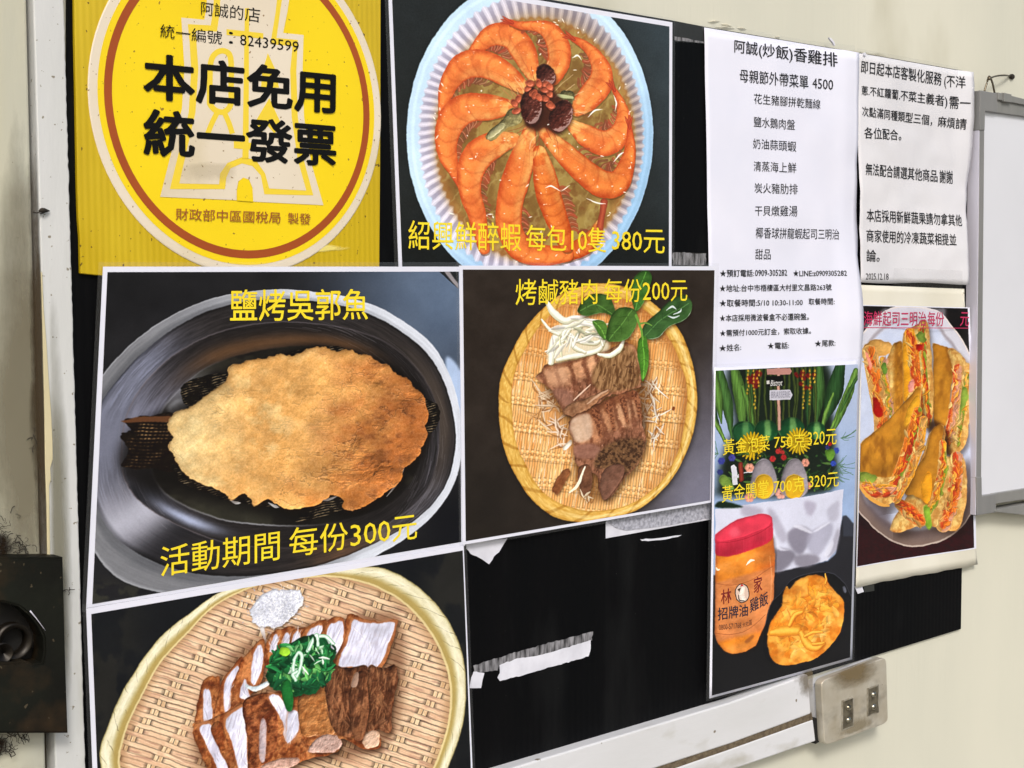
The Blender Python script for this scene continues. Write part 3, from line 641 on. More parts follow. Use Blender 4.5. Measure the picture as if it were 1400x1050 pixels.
    shrimp([(588, 285), (555, 200), (510, 145), (445, 135), (395, 165), (340, 225)], [26, 46, 44, 35, 24, 12], -1, seed=1)
    shrimp([(665, 300), (692, 240), (690, 178), (662, 128), (610, 103), (540, 100), (505, 88)], [30, 40, 42, 36, 20, 13, 11], -1, seed=2)
    shrimp([(760, 420), (810, 380), (852, 325), (858, 270), (835, 220), (795, 178), (745, 150)], [30, 42, 45, 38, 28, 18, 10], -1, seed=3)
    shrimp([(560, 345), (485, 288), (400, 248), (330, 255), (280, 302), (252, 365), (240, 430), (234, 470)], [22, 42, 47, 42, 32, 22, 12, 8], -1, seed=4)
    shrimp([(508, 412), (420, 415), (335, 420), (282, 462), (256, 535), (262, 610), (288, 665), (312, 720)], [20, 44, 47, 45, 37, 31, 20, 12], -1, seed=5)
    shrimp([(750, 492), (805, 530), (870, 556), (925, 525), (945, 460), (932, 395), (905, 345)], [24, 42, 47, 40, 28, 17, 9], -1, seed=6)
    shrimp([(640, 520), (715, 595), (790, 665), (865, 715), (925, 705), (958, 635), (970, 560), (966, 490)], [22, 40, 48, 52, 44, 30, 19, 9], -1, -8, seed=7)
    shrimp([(520, 540), (440, 562), (380, 602), (346, 680), (352, 762), (374, 830), (388, 900), (402, 965)], [22, 44, 48, 42, 36, 31, 26, 20], -1, tail=False, seed=8)
    shrimp([(850, 865), (835, 905), (790, 955), (720, 985)], [12, 24, 34, 30], 1, -22, tail=False, seed=12, legs=(.4, .5))
    P.tube([(868, 785), (862, 830), (852, 880)], [16, 13, 14], lambda s, d, x, y: mix((190, 92, 66), (138, 60, 44), abs(d)), .95)
    shrimp([(578, 512), (556, 600), (524, 700), (502, 790), (500, 880), (540, 960), (625, 990), (720, 985)], [22, 40, 48, 46, 44, 46, 40, 30], -1, -4, tail=False, seed=9, legs=(.45, .8))
    shrimp([(618, 590), (638, 680), (654, 760), (680, 838), (706, 905), (722, 955)], [24, 42, 46, 42, 35, 24], -1, -14, tail=False, seed=10, legs=(.35, .75))
    for k in range(46):                                         # feelers and thin whiskers round the centre
        a = rg.random() * 6.28; r0 = 60 + rg.random() * 30; r1 = r0 + 30 + rg.random() * 90
        b = np.array([620 + r0 * math.cos(a), 440 + r0 * math.sin(a)]); e = np.array([620 + r1 * math.cos(a + .15), 440 + r1 * math.sin(a + .15)])
        P.line([b, (b + e) / 2 + rg.normal(size=2) * 8, e], .9 + rg.random() * .6, [(206, 120, 84), (236, 206, 168), (150, 62, 44)][k % 3], .6, 4)
    P.lump([(410, 535), (425, 505), (470, 470), (500, 425), (520, 418), (548, 440), (540, 480), (490, 500), (440, 545)], (140, 132, 92), (52, 50, 30), 5, .9, 5, seed=3, gain=1.4, jag=2)
    P.lump([(415, 540), (430, 510), (470, 478), (482, 492), (440, 532)], (196, 192, 150), (110, 104, 70), 4, .5, 5, seed=6, spec=.4)
    P.lump([(690, 372), (712, 350), (752, 362), (750, 392), (740, 404), (700, 385)], (96, 92, 62), (30, 30, 18), 3, .9, 4, seed=9, gain=1.4, jag=2)
    P.line([(690, 370), (715, 374), (745, 378)], [6, 7, 5], (190, 196, 150), .9)
    P.poly([(560, 470), (640, 330), (730, 440), (690, 520), (640, 500), (600, 510)], (58, 26, 20), .85, True, 3)
    for (cx, cy, rx, ry, an, sd) in ((643, 292, 36, 46, -.5, 1), (585, 412, 42, 74, .05, 2), (700, 450, 44, 66, .35, 3)):
        th = np.linspace(0, 6.28, 12, endpoint=False); e = np.c_[rx * np.cos(th), ry * np.sin(th)]; e = np.c_[e[:, 0] * math.cos(an) - e[:, 1] * math.sin(an), e[:, 0] * math.sin(an) + e[:, 1] * math.cos(an)] + (cx, cy)
        P.lump(e, (86, 46, 38), (44, 20, 16), 8, 1.0, 6, seed=sd, gain=2.0, shade=3, spec=.35, jag=1)
    for k in range(17):
        cx, cy = 570 + rg.random() * 116, 318 + rg.random() * 80
        if k > 13: cx, cy = [(535, 385), (520, 400), (528, 430)][k - 14]
        if k == 12 or k == 13: cx, cy = 660, 410
        a = rg.random() * 3.1; ca, sa = math.cos(a), math.sin(a); th = np.linspace(0, 6.28, 8, endpoint=False)
        e = np.c_[19 * np.cos(th), 12 * np.sin(th)]; e = np.c_[e[:, 0] * ca - e[:, 1] * sa, e[:, 0] * sa + e[:, 1] * ca] + (cx, cy)
        P.lump(e, (188, 100, 72), (128, 58, 40), 4, .4, 5, seed=k, gain=1.2, shade=1.2, spec=.25)
    for k in range(60):                                         # small wet glints at the rim of the broth and on the shells
        a = rg.random() * 6.28
        if k < 34: r = 1.0 + rg.normal() * .012; i = np.argmin(abs(np.arctan2(*(np.array(Lq) - c).T[::-1]) - (a - math.pi))); pt = np.array(c) + (np.array(Lq[i]) - c) * r + rg.normal(size=2) * 9
        else: pt = np.array([600 + 330 * math.cos(a) * rg.random() ** .5, 540 + 400 * math.sin(a) * rg.random() ** .5])
        d = rg.normal(size=2) * 5; P.line([pt - d, pt, pt + d], [.6, 2.4, .6], (255, 246, 232), .85, 3)
    for p in ([(805, 455), (830, 430), (862, 425)], [(905, 370), (915, 400), (912, 430)], [(800, 770), (840, 788), (875, 792)], [(640, 730), (665, 722), (700, 742)] , [(905, 630), (930, 600), (945, 590)], [(745, 225), (765, 215), (780, 232)]):
        P.line(p, [.8, 3.4, .8], (255, 252, 244), .9)
    P.over(1 - aa(ro), P.c * 1.0, 0)
    P.c = P.c * .96 + 9
    return P.image('shrimp_print')

def paint_fish(q):
    P = Print(q); P.zoom(100, 350, 2.1); X, Y = P.ZX, P.ZY
    n = fbm(X / 120, Y / 120, 2)
    P.c = mix((33, 33, 36), (98, 114, 138), sm(560, 1080, X + Y * .1) * sm(700, 60, Y)); P.c = P.c + ((n - .5) * 16)[..., None]  # bluish haze at the upper right: laminate glare painted into the print
    P.c = mix(P.c, (58, 58, 50), sm(900, 980, Y) * sm(.45, .7, fbm(X / 40, Y / 30, 6)) * .8); P.c = mix(P.c, (16, 17, 24), sm(950, 1100, X) * sm(640, 760, Y) * .9)
    P.poly([(1050, 45), (1106, 45), (1106, 95), (1085, 75)], (40, 42, 44), 1); P.poly([(1065, 45), (1080, 45), (1106, 80), (1106, 95)], (176, 170, 176), .8, soft=.5)
    P.poly([(1070, 290), (1112, 330), (1120, 420), (1110, 470), (1080, 380)], (172, 192, 224), 1, True, 2)
    P.zoom(126, 371, 2.307); X, Y = P.ZX, P.ZY; c = (600, 530)
    C0 = [(-45, 600), (-30, 450), (25, 335), (150, 205), (300, 115), (440, 72), (640, 58), (870, 100), (1040, 200), (1115, 300), (1158, 430), (1166, 560), (1132, 690), (1040, 802), (900, 895), (700, 985), (450, 1040), (200, 1010), (60, 950), (-20, 820)]
    C1 = [(-12, 600), (5, 470), (60, 366), (165, 250), (300, 156), (440, 104), (640, 88), (860, 130), (1020, 225), (1095, 320), (1136, 440), (1144, 560), (1106, 690), (1016, 785), (880, 862), (700, 930), (450, 962), (250, 935), (90, 852), (14, 740)]
    C2 = [(92, 590), (110, 450), (185, 330), (300, 236), (450, 178), (640, 160), (860, 196), (1000, 282), (1078, 400), (1094, 540), (1058, 680), (960, 776), (800, 846), (600, 872), (400, 850), (210, 768), (120, 690)]
    C3 = [(186, 600), (215, 450), (320, 330), (450, 268), (640, 236), (800, 248), (950, 320), (1026, 420), (1040, 560), (1000, 670), (900, 752), (700, 800), (450, 790), (300, 742), (212, 680)]
    r0, A = P.polar(c, C0); r1, _ = P.polar(c, C1); r2, _ = P.polar(c, C2); r3, _ = P.polar(c, C3); deg = np.degrees(A) % 360; E = lambda r, e=.004: sm(e, -e, r - 1)
    t0 = np.clip((r1 - 1) / (r1 / r0 - 1), 0, 1); t1 = np.clip((r2 - 1) / (r2 / r1 - 1), 0, 1); t2 = np.clip((r3 - 1) / (r3 / r2 - 1), 0, 1)
    bell = lambda c_, w_: np.exp(-(((deg - c_ + 180) % 360 - 180) / w_) ** 2)
    br = vn(A * 5, r1 * 90, 3) * .5 + vn(A * 14, r1 * 160, 5) * .5
    br = .5 + (br - .5) * sm(math.pi, math.pi - .35, abs(A))
    rim = mix((120, 122, 128), (208, 214, 226), np.clip(bell(300, 50) + bell(350, 50) + bell(40, 40), 0, 1)); rim = mix(rim, (62, 64, 70), sm(.5, .2, t0) * .35 * (1 - bell(0, 60)))
    P.over(E(r0), rim + ((br - .5) * 16)[..., None]); P.over(E(r0) * sm(.86, 1.0, t0), (222, 226, 236), .35); P.over(E(r0) * sm(.10, .0, t0) * bell(300, 70), (60, 60, 66), .6)
    w1 = mix((34, 32, 33), (58, 54, 54), br); w1 = mix(w1, (142, 148, 172), np.clip(bell(180, 30) + bell(208, 16) * .7, 0, 1) * (.45 + .5 * br)); w1 = mix(w1, (190, 192, 208), bell(152, 10) * .85); w1 = mix(w1, (30, 30, 34), bell(138, 7) * .6)
    w1 = mix(w1, (86, 76, 68), bell(350, 26) * .7 * sm(1, .3, t1)); w1 = mix(w1, (150, 152, 170), bell(25, 11) * .55 * (br * .8 + .2)); w1 = mix(w1, (112, 84, 64), bell(62, 16) * .75 * (.5 + br * .6)); w1 = mix(w1, (150, 136, 120), bell(44, 5) * .5)
    w1 = w1 * (1 - .35 * sm(.85, 1.0, t1))[..., None]
    P.over(E(r1), w1)
    w2 = mix((30, 28, 28), (48, 44, 44), br); w2 = mix(w2, (130, 92, 58), np.clip(bell(240, 26) + bell(275, 30) + bell(305, 16) * .6, 0, 1) * np.exp(-((t2 - .25) / .3) ** 2) * .55)
    w2 = mix(w2, (150, 154, 178), bell(182, 26) * (.5 + .5 * br)); w2 = mix(w2, (176, 186, 216), bell(140, 16) * np.exp(-((t2 - .55) / .25) ** 2) * .95); w2 = mix(w2, (20, 20, 22), bell(160, 7) * .7); w2 = mix(w2, (96, 96, 108), bell(10, 24) * .5 * br * sm(.2, .8, t2))
    P.over(E(r2), w2); P.over(np.exp(-((r2 - 1) / .006) ** 2) * np.clip(bell(250, 60) + bell(170, 60) + .3, 0, 1), (110, 104, 110), .6)
    w3 = mix((26, 23, 21), (44, 42, 36), sm(.4, .6, fbm(X / 90, Y / 60, 8, 3))); w3 = mix(w3, (66, 66, 56), bell(125, 30) * .6); P.over(E(r3, .012), w3); P.over(np.exp(-((r3 - 1) / .010) ** 2) * np.clip(bell(110, 40) + bell(190, 30) * .6, 0, 1), (158, 160, 168), .8); P.over(E(r3) * bell(205, 14) * sm(.75, .95, r3), (150, 152, 164), .6)
    P.zoom(100, 350, 2.1); X, Y = P.ZX, P.ZY; c = (590, 540)
    rg = np.random.default_rng(2)
    for k in range(150):                                        # brushed scratches, concentric with the tray
        a = rg.choice([-1.0, .15, -.5, .45, 2.9]) + rg.normal() * .2; R = .76 + rg.random() * .16; da = .04 + rg.random() * .10
        pts = []
        for s in np.linspace(-da, da, 4):
            pts.append((c[0] + R * 530 * math.cos(a + s), c[1] + R * 435 * math.sin(a + s)))
        P.line(pts, .5 + rg.random() * .5, (150, 148, 158), .06 + rg.random() * .2, 4)
    P.poly([(270, 440), (300, 412), (330, 420), (300, 470)], (176, 180, 190), .9, True, 2)
    # shadow, tail, fins, head of the fish under the salt crust
    P.poly([(130, 610), (160, 500), (300, 420), (450, 330), (700, 255), (950, 330), (1030, 460), (970, 620), (800, 750), (560, 745), (330, 680), (200, 660)], (14, 11, 9), .8, True, 7)
    tail = lambda x, y: mix((24, 16, 11), (118, 94, 66), sm(.5, .9, .5 + .5 * np.sin(y * .62 + 6 * fbm(x / 50, y / 50, 5))) * (.25 + .6 * (.5 + .5 * np.sin(x * .5 + y * .1 + 5 * fbm(x / 30, y / 30, 6)))) * sm(.35, .8, fbm(x / 34, y / 26, 3)) * 1.5)
    P.lump([(136, 515), (165, 500), (150, 470), (210, 462), (290, 458), (300, 610), (215, 608), (140, 606), (158, 560)], tail, (18, 12, 9), 2, .5, 5, seed=2, jag=3)
    P.poly([(136, 474), (180, 462), (280, 459), (282, 476), (150, 478)], (96, 64, 42), 1, soft=.5)
    fin = lambda x, y: mix((20, 16, 12), (130, 116, 94), sm(.6, .95, .5 + .5 * np.sin(y * .9 + x * .2 + 7 * fbm(x / 40, y / 30, 15))) * sm(.35, .75, fbm(x / 14, y / 12, 5)))
    P.lump([(312, 372), (350, 350), (430, 335), (470, 330), (440, 375), (370, 415), (330, 428), (310, 400)], fin, (14, 11, 9), 2, .4, 5, seed=7, jag=2)
    P.lump([(1000, 412), (1035, 420), (1052, 440), (1048, 478), (1025, 512), (1005, 500)], fin, (12, 10, 9), 3, 1.0, 6, seed=8, jag=2, gain=1.5)
    P.lump([(285, 600), (320, 612), (420, 672), (560, 712), (620, 722), (500, 712), (410, 690), (310, 650)], fin, (14, 11, 9), 2, .6, 5, seed=3, jag=3)
    P.lump([(640, 765), (680, 730), (750, 685), (780, 720), (730, 745)], fin, (14, 11, 9), 2, .6, 5, seed=4, jag=2)
    P.lump([(600, 283), (650, 268), (700, 262), (760, 258), (770, 275), (620, 292)], fin, (14, 11, 9), 1.5, .6, 5, seed=5, jag=2)
    for (a_, b_) in (((900, 690), (955, 600)), ((450, 700), (480, 708)), ((700, 702), (760, 688)), ((560, 708), (590, 722))):
        P.line([a_, ((a_[0] + b_[0]) / 2 + 3, (a_[1] + b_[1]) / 2 + 4), b_], [1, 4, 1], (226, 226, 230), .8)
    crust = [(275, 470), (292, 448), (322, 438), (350, 425), (378, 402), (400, 385), (425, 366), (442, 345), (449, 316), (480, 308), (520, 295), (560, 292), (590, 280), (618, 286), (650, 276), (690, 262), (722, 262), (752, 272), (790, 268), (820, 282), (850, 285), (880, 306), (905, 315), (930, 340), (960, 350), (980, 378), (1008, 402), (1012, 430), (1020, 452), (1012, 490), (1016, 520), (1000, 548), (992, 572), (968, 596), (950, 612), (938, 650), (905, 672), (880, 692), (852, 712), (820, 724), (795, 732), (772, 722), (775, 700), (745, 686), (722, 700), (690, 718), (640, 726), (600, 722), (580, 710), (556, 698), (520, 716), (505, 690), (480, 684), (455, 700), (430, 680), (405, 668), (390, 662), (360, 650), (330, 634), (310, 612), (295, 588), (288, 570), (272, 545), (284, 520), (270, 495)]
    def cr(x, y):
        n1 = fbm(x / 70, y / 55, 31, 5); n2 = fbm(x / 18, y / 14, 33, 4)
        cc = mix((220, 198, 148), (216, 166, 102), sm(280, 560, x + (n1 - .5) * 240)); cc = mix(cc, (232, 204, 148), sm(.48, .72, n1) * sm(900, 500, x) * .7)
        cc = mix(cc, (176, 110, 62), sm(640, 980, x + (n1 - .5) * 340 + (y - 450) * .25) * .95); cc = mix(cc, (118, 72, 42), sm(.52, .8, n2 * .6 + n1 * .55) * sm(700, 960, x + (y - 500) * .3) * .8)
        cc = mix(cc, (200, 130, 64), sm(560, 700, y) * sm(.4, .7, n1) * .5); cc = mix(cc, (238, 214, 164), sm(960, 900, abs(x - 930) + 900 - 0) * 0)
        return cc + ((n2 - .5) * 16 + (vn(x / 2.2, y / 2.2, 44) - .5) * 20 + (vn(x / 4.5, y / 4.5, 45) - .5) * 14)[..., None]
    P.lump(crust, cr, np.array((150, 104, 54)), 5, .26, 13, seed=14, light=(-.45, -.85), gain=.9, shade=5, jag=2.2, sp=True)
    m, w_ = P.mask(spline(P.cv(crust), True, 4)); xs, ys = P.ZX[w_], P.ZY[w_]
    h = fbm(xs / 70 + fbm(xs / 60, ys / 60, 58) * 2, ys / 34, 51, 5) * 30 + fbm(xs / 9, ys / 7, 52, 3) * 1.6; gy, gx = np.gradient(h); L = (gx * .5 + gy * .8)
    amt = (.12 + .88 * sm(600, 950, xs + (ys - 450) * .3)) * (.15 + 1.2 * sm(.42, .62, fbm(xs / 80, ys / 70, 57, 3)))
    P.c[w_] = P.c[w_] * (1 - (m * np.clip(-L * .22, -.22, .38) * amt)[..., None])
    q_ = fbm(xs / 46 + 1.6 * fbm(xs / 50, ys / 50, 61, 3), ys / 30, 62, 4); rd = 1 - abs(2 * q_ - 1); q2 = fbm(xs / 46 + 1.6 * fbm(xs / 50, ys / 50, 61, 3), (ys - 3.2) / 30, 62, 4); rd2 = 1 - abs(2 * q2 - 1)
    reg = np.clip(sm(600, 900, xs + (ys - 500) * .5) * sm(.40, .6, fbm(xs / 90, ys / 70, 63, 2)) * 1.3 + .5 * sm(.52, .7, fbm(xs / 60, ys / 50, 64, 2)), 0, 1) * m
    P.c[w_] = P.c[w_] * (1 - (sm(.93, .99, rd) * reg * .24)[..., None]) + (sm(.92, .99, rd2) * reg * 16)[..., None]
    P.c = P.c * .96 + 6
    return P.image('fish_print')

def basket_weave(u, v, pu, pv, A, B, C, sd=1):
    """u along the strips (period pv between crossings), v across them (period pu)"""
    row = np.floor(v / pu); fv = v / pu - row; off = h2(row, row * 0, sd) * .25 + row * .5
    tone = h2(row, np.floor(u / (pv * 2) + off), sd + 1); n = vn(u / 30, v / 1.6, sd) * .6 + vn(u / 8, v / 3, sd + 2) * .4
    c = mix(A, B, tone * .5 + n * .5); c = c * (1 - .42 * sm(.16, .0, np.minimum(fv, 1 - fv)))[..., None] * (1.04 - .10 * abs(fv - .4))[..., None]
    fu = (u / pv + off) % 1; near = sm(.0, .03, fu) * sm(.21, .18, fu)
    st = sm(.10, .04, abs(fu - .055)) + sm(.10, .04, abs(fu - .155))
    st = ((fu > .01) & (fu < .095)) | ((fu > .115) & (fu < .20)); ed = sm(.02, 0, abs(fu - .105)) + sm(.02, 0, abs(fu)) + sm(.02, 0, abs(fu - .21))
    c = np.where(st[..., None], mix(C, B, n * .5), c); c = c * (1 - .45 * np.clip(ed, 0, 1))[..., None]
    c = c * (1 - .30 * sm(.35, .21, fu) * sm(.20, .215, fu))[..., None] * (1 - .25 * sm(.90, 1.0, fu))[..., None]
    return c

def paint_pork(q):
    P = Print(q); P.zoom(620, 350, 2.626); X, Y = P.ZX, P.ZY
    P.c = mix((50, 43, 38), (122, 122, 140), sm(560, 960, X * .55 + Y * .5) * sm(500, 860, X)) + ((fbm(X / 50, Y / 50, 3) - .5) * 14)[..., None]
    P.c = mix(P.c, (34, 30, 26), sm(500, 950, Y) * sm(500, 100, X) * .7)
    O = [(162, 520), (170, 650), (205, 755), (268, 858), (350, 930), (450, 957), (560, 945), (680, 900), (780, 805), (842, 690), (872, 575), (870, 450), (842, 330), (795, 245), (730, 180), (640, 120), (520, 98), (400, 130), (320, 190), (250, 270), (200, 360), (170, 440)]
    I = [(208, 520), (220, 650), (255, 740), (322, 848), (420, 902), (520, 915), (640, 888), (740, 815), (800, 715), (830, 600), (838, 480), (812, 380), (770, 290), (700, 205), (600, 150), (500, 142), (400, 172), (320, 240), (260, 330), (220, 420)]
    c = (520, 530); ro, A = P.polar(c, O); ri, _ = P.polar(c, I); e = lambda r: sm(.005, -.005, r - 1)
    P.over(blur(e(ro - .02 * np.cos(A - .9)), 9), (22, 18, 14), .6)
    t = np.clip((ri - 1) / np.maximum(ri / ro - 1, .02), 0, 1)
    tw = np.sin(A * 26 - t * 3.2 + fbm(A * 3, t * 0, 4) * 4); n = vn(A * 26 - t * 5, t * 9 + A * 20, 6) * .6 + vn(A * 12 - t * 3, t * 18, 8) * .4
    rim = mix((196, 146, 62), (236, 204, 122), n); rim = mix(rim, (156, 108, 40), sm(.8, 1, tw) * .55 + sm(.2, 0, t) * .35 + sm(.82, 1.0, t) * .5)
    rim = mix(rim, (246, 228, 170), sm(.3, .5, t) * sm(.8, .6, t) * (.3 + .5 * n) * sm(-.6, .6, np.cos(A - .3)))
    P.over(e(ro), rim)
    u = Y - X * .10 + 20 * fbm(X / 200, Y / 200, 3); v = X + Y * .13
    cl_ = np.floor(v / 9.5); fv = v / 9.5 - cl_; tn = h2(cl_, np.floor(u / 120 + h2(cl_, cl_ * 0, 5)), 9); n = vn(v / 1.3, u / 40, 4)
    wv = mix(np.array((214, 146, 80)), np.array((250, 212, 150)), np.clip(tn * .55 + n * .5, 0, 1)); wv = wv * (1 - .22 * sm(.30, 0, np.minimum(fv, 1 - fv)))[..., None]; wv = mix(wv, (255, 240, 212), sm(.7, .95, vn(v / 2.6, u / 34, 14)) * .75)
    fr = (u / 93) % 1; alt = (cl_ % 2); 
    for k_ in (.40, .60): wv = mix(wv, mix(np.array((226, 172, 108)), np.array((255, 226, 170)), alt), np.exp(-((fr - k_) / .045) ** 2) * .75); wv = wv * (1 - .22 * np.exp(-((fr - k_ - .075 * (1 - 2 * alt)) / .02) ** 2))[..., None]
    row = (u / 96) % 1; wv = wv * (1 - .16 * sm(.05, .0, abs(row - .5)))[..., None]
    wv = mix(wv, (150, 96, 50), sm(.86, 1.0, ri) * sm(-.6, .8, np.cos(A - (-.6))) * .6 + .0)
    wv = mix(wv, (206, 128, 62), sm(520, 200, Y) * .35)
    P.over(e(ri), wv)
    rg = np.random.default_rng(8)
    # shredded ginger / cabbage
    def shred(cx, cy, sx, sy, n_, col, L=30, w_=3.2):
        for k in range(n_):
            p = np.array([cx + rg.normal() * sx, cy + rg.normal() * sy]); a = rg.random() * 3.14; d = np.array([math.cos(a), math.sin(a)]) * L * (.5 + rg.random())
            P.line([p - d + 2.5, p + rg.normal(size=2) * 6 + 2.5, p + d + 2.5], [1, w_, 1], (120, 76, 40), .5, 4)
            cc = np.array(col) + rg.integers(-16, 10); P.tube([p - d, p + rg.normal(size=2) * 6, p + d], [1, w_, 1], lambda s, q_, x, y: mix(cc, cc * .82, abs(q_)), .95, 4)
    P.poly([(300, 470), (340, 480), (400, 600), (430, 680), (380, 690), (330, 580), (290, 520)], (206, 150, 96), .7, True, 3)
    shred(338, 520, 22, 34, 24, (240, 216, 186)); shred(385, 630, 14, 34, 14, (244, 222, 200)); shred(300, 575, 18, 10, 6, (226, 176, 120), 24, 2)
    shred(700, 470, 16, 22, 14, (248, 240, 226)); shred(700, 570, 22, 40, 22, (250, 242, 230)); shred(730, 640, 8, 24, 5, (248, 240, 228)); P.lump([(392, 690), (418, 660), (424, 672), (402, 698)], (246, 240, 226), None, 2)
    # two slabs of sliced pork
    meat = lambda x, y: mix(mix((120, 84, 64), (168, 126, 100), fbm(x / 50, y / 30, 4)), (86, 56, 40), sm(.5, .75, fbm(x / 12, y / 22, 9)) * .8)
    P.poly([(330, 450), (500, 330), (680, 330), (700, 620), (600, 800), (540, 880), (440, 840), (420, 640)], (90, 54, 26), .6, True, 6)
    def slab_col(ox, oy, ax, per, sd, lean=.25, low=.5, H=150):
        # slices side by side: browned rind on top, pale fat, then darker fibrous meat; a dark line between slices
        def f(x, y):
            yy_ = (y - oy) + (x - ox) * ax; xx_ = (x - ox) - yy_ * lean + 10 * (fbm(x / 30, y / 30, sd) - .5) * 2
            k = np.floor(xx_ / per); fx = xx_ / per - k; v_ = yy_ / H + (fbm(x / 22, y / 22, sd + 1) - .5) * .30
            fat = mix((208, 160, 124), (180, 128, 94), h2(k, k * 0, sd)); mt = mix((162, 114, 90), (116, 76, 56), sm(.3, .7, fbm(x / 7 + v_ * 2, y / 22, sd + 2)))
            c_ = mix(fat, mt, sm(low - .12, low + .12, v_)); c_ = mix(c_, (84, 54, 40), sm(.55, .75, fbm(x / 9, y / 14, sd + 3)) * sm(low, low + .3, v_) * .7)
            c_ = mix(c_, (124, 76, 50), sm(.16, .04, v_) * .8); c_ = mix(c_, (104, 62, 44), sm(.26, .05, abs(fx - .5) * -1 + .5) * (.75 * sm(.9, .5, v_)) * sm(.25, .55, fbm(x / 8, y / 8, sd + 4) + .12))
            return c_ + (sm(.68, .8, fbm(x / 6, y / 6, sd + 5)) * 34)[..., None]
        return f
    kw = dict(rough=.6, fs=7, gain=.9)
    P.lump([(300, 440), (315, 410), (330, 392), (352, 386), (400, 376), (440, 370), (500, 350), (560, 335), (610, 312), (645, 326), (668, 370), (676, 440), (668, 470), (640, 478), (600, 495), (560, 500), (520, 530), (470, 545), (440, 575), (405, 570), (380, 530), (345, 475)], slab_col(312, 400, .30, 50, 3, H=165), (84, 56, 42), 3, seed=3, shade=5, jag=2.5, **kw)
    P.poly([(505, 400), (560, 345), (612, 325), (648, 340), (664, 400), (666, 462), (600, 485), (540, 488), (500, 460)], lambda x, y: mix(mix((96, 68, 42), (164, 130, 92), sm(.3, .7, fbm(x / 5 + y / 30, y / 26, 12))), (66, 44, 28), sm(.6, .8, fbm(x / 12, y / 12, 13)) * .8), .85, True, 2)
    P.poly([(328, 420), (350, 400), (392, 396), (408, 425), (400, 462), (365, 470), (340, 450)], (200, 158, 128), .55, True, 3); P.poly([(355, 485), (400, 475), (428, 505), (420, 540), (395, 535)], (150, 112, 98), .6, True, 2)
    P.lump([(395, 565), (410, 535), (450, 520), (500, 500), (545, 480), (562, 488), (520, 516), (490, 545), (450, 580)], lambda x, y: mix((120, 82, 58), (180, 138, 106), fbm(x / 9, y / 9, 17)), (84, 54, 36), 3, seed=7, shade=2, jag=2.5, **kw)
    P.line([(430, 520), (455, 495), (490, 462)], [1.5, 3, 1.5], (236, 208, 186), .9); P.line([(480, 530), (520, 500), (555, 482)], [2, 4, 2], (206, 172, 146), .8)
    P.lump([(413, 612), (425, 582), (470, 556), (500, 540), (540, 517), (590, 497), (640, 482), (662, 492), (674, 540), (676, 600), (690, 655), (684, 700), (655, 752), (612, 800), (580, 845), (547, 876), (522, 842), (512, 790), (470, 762), (436, 742), (430, 672)], slab_col(415, 590, .44, 52, 23, H=190, low=.56), (70, 46, 34), 3, seed=23, shade=6, jag=3, **kw)
    for k, (x0, y0) in enumerate(((492, 556), (540, 532), (590, 508), (636, 494))):
        P.poly([(x0, y0), (x0 + 16, y0 - 10), (x0 + 30, y0 + 6), (x0 + 38, y0 + 56), (x0 + 42, y0 + 96), (x0 + 28, y0 + 90), (x0 + 18, y0 + 50)], lambda x, y: mix((82, 46, 32), (148, 96, 68), sm(.35, .65, fbm(x / 6, y / 6, 50 + k))), .85, True, 1.2)
    P.poly([(418, 612), (430, 584), (470, 566), (490, 576), (498, 620), (488, 656), (442, 668), (426, 640)], lambda x, y: mix((190, 158, 134), (226, 206, 186), fbm(x / 16, y / 16, 31)), .85, True, 1.5)
    P.poly([(434, 684), (500, 674), (528, 692), (530, 722), (444, 724)], lambda x, y: mix((132, 92, 78), (166, 124, 108), fbm(x / 14, y / 8, 32)), .85, True, 1.5)
    P.poly([(548, 680), (610, 655), (684, 660), (684, 705), (645, 762), (600, 790), (560, 770), (505, 758), (515, 715)], lambda x, y: mix(mix((58, 40, 28), (122, 92, 64), sm(.3, .7, fbm(x / 9, y / 9, 19))), (160, 124, 92), sm(.66, .8, fbm(x / 6, y / 12, 20)) * .6), .92, True, 2)
    P.lump([(528, 800), (545, 764), (580, 748), (612, 756), (604, 800), (547, 874), (528, 850)], lambda x, y: mix((104, 74, 60), (136, 98, 82), fbm(x / 16, y / 16, 62)), (74, 50, 40), 2, seed=62, shade=2, **kw)
    P.lump([(450, 762), (488, 750), (500, 800), (490, 842), (462, 858), (448, 806)], lambda x, y: mix((84, 54, 38), (132, 92, 70), fbm(x / 14, y / 14, 63)), (60, 38, 28), 2, seed=63, shade=2, jag=2, **kw)
    P.lump([(355, 842), (368, 800), (400, 765), (418, 770), (404, 805), (376, 852)], lambda x, y: mix((104, 62, 38), (166, 110, 70), fbm(x / 9, y / 9, 64)), (92, 52, 32), 2, seed=64, shade=2, jag=2, **kw)
    P.line([(418, 848), (445, 820), (472, 757)], [3, 6, 3], (250, 240, 214), 1); shred(480, 860, 12, 10, 5, (240, 224, 196), 14, 3)
    P.lump([(788, 540), (795, 545), (790, 556), (784, 550)], (130, 70, 36), None, 1)
    # onion and basil
    P.poly([(345, 380), (350, 300), (400, 230), (470, 220), (530, 260), (560, 330), (500, 350), (420, 370)], (226, 224, 204), .80, True, 2.5)
    on = lambda s, d, x, y: mix((246, 244, 236), (196, 198, 170), sm(.2, 1, abs(d + .2)) * .8 + .15 * (fbm(x / 10, y / 10, 3) - .5))
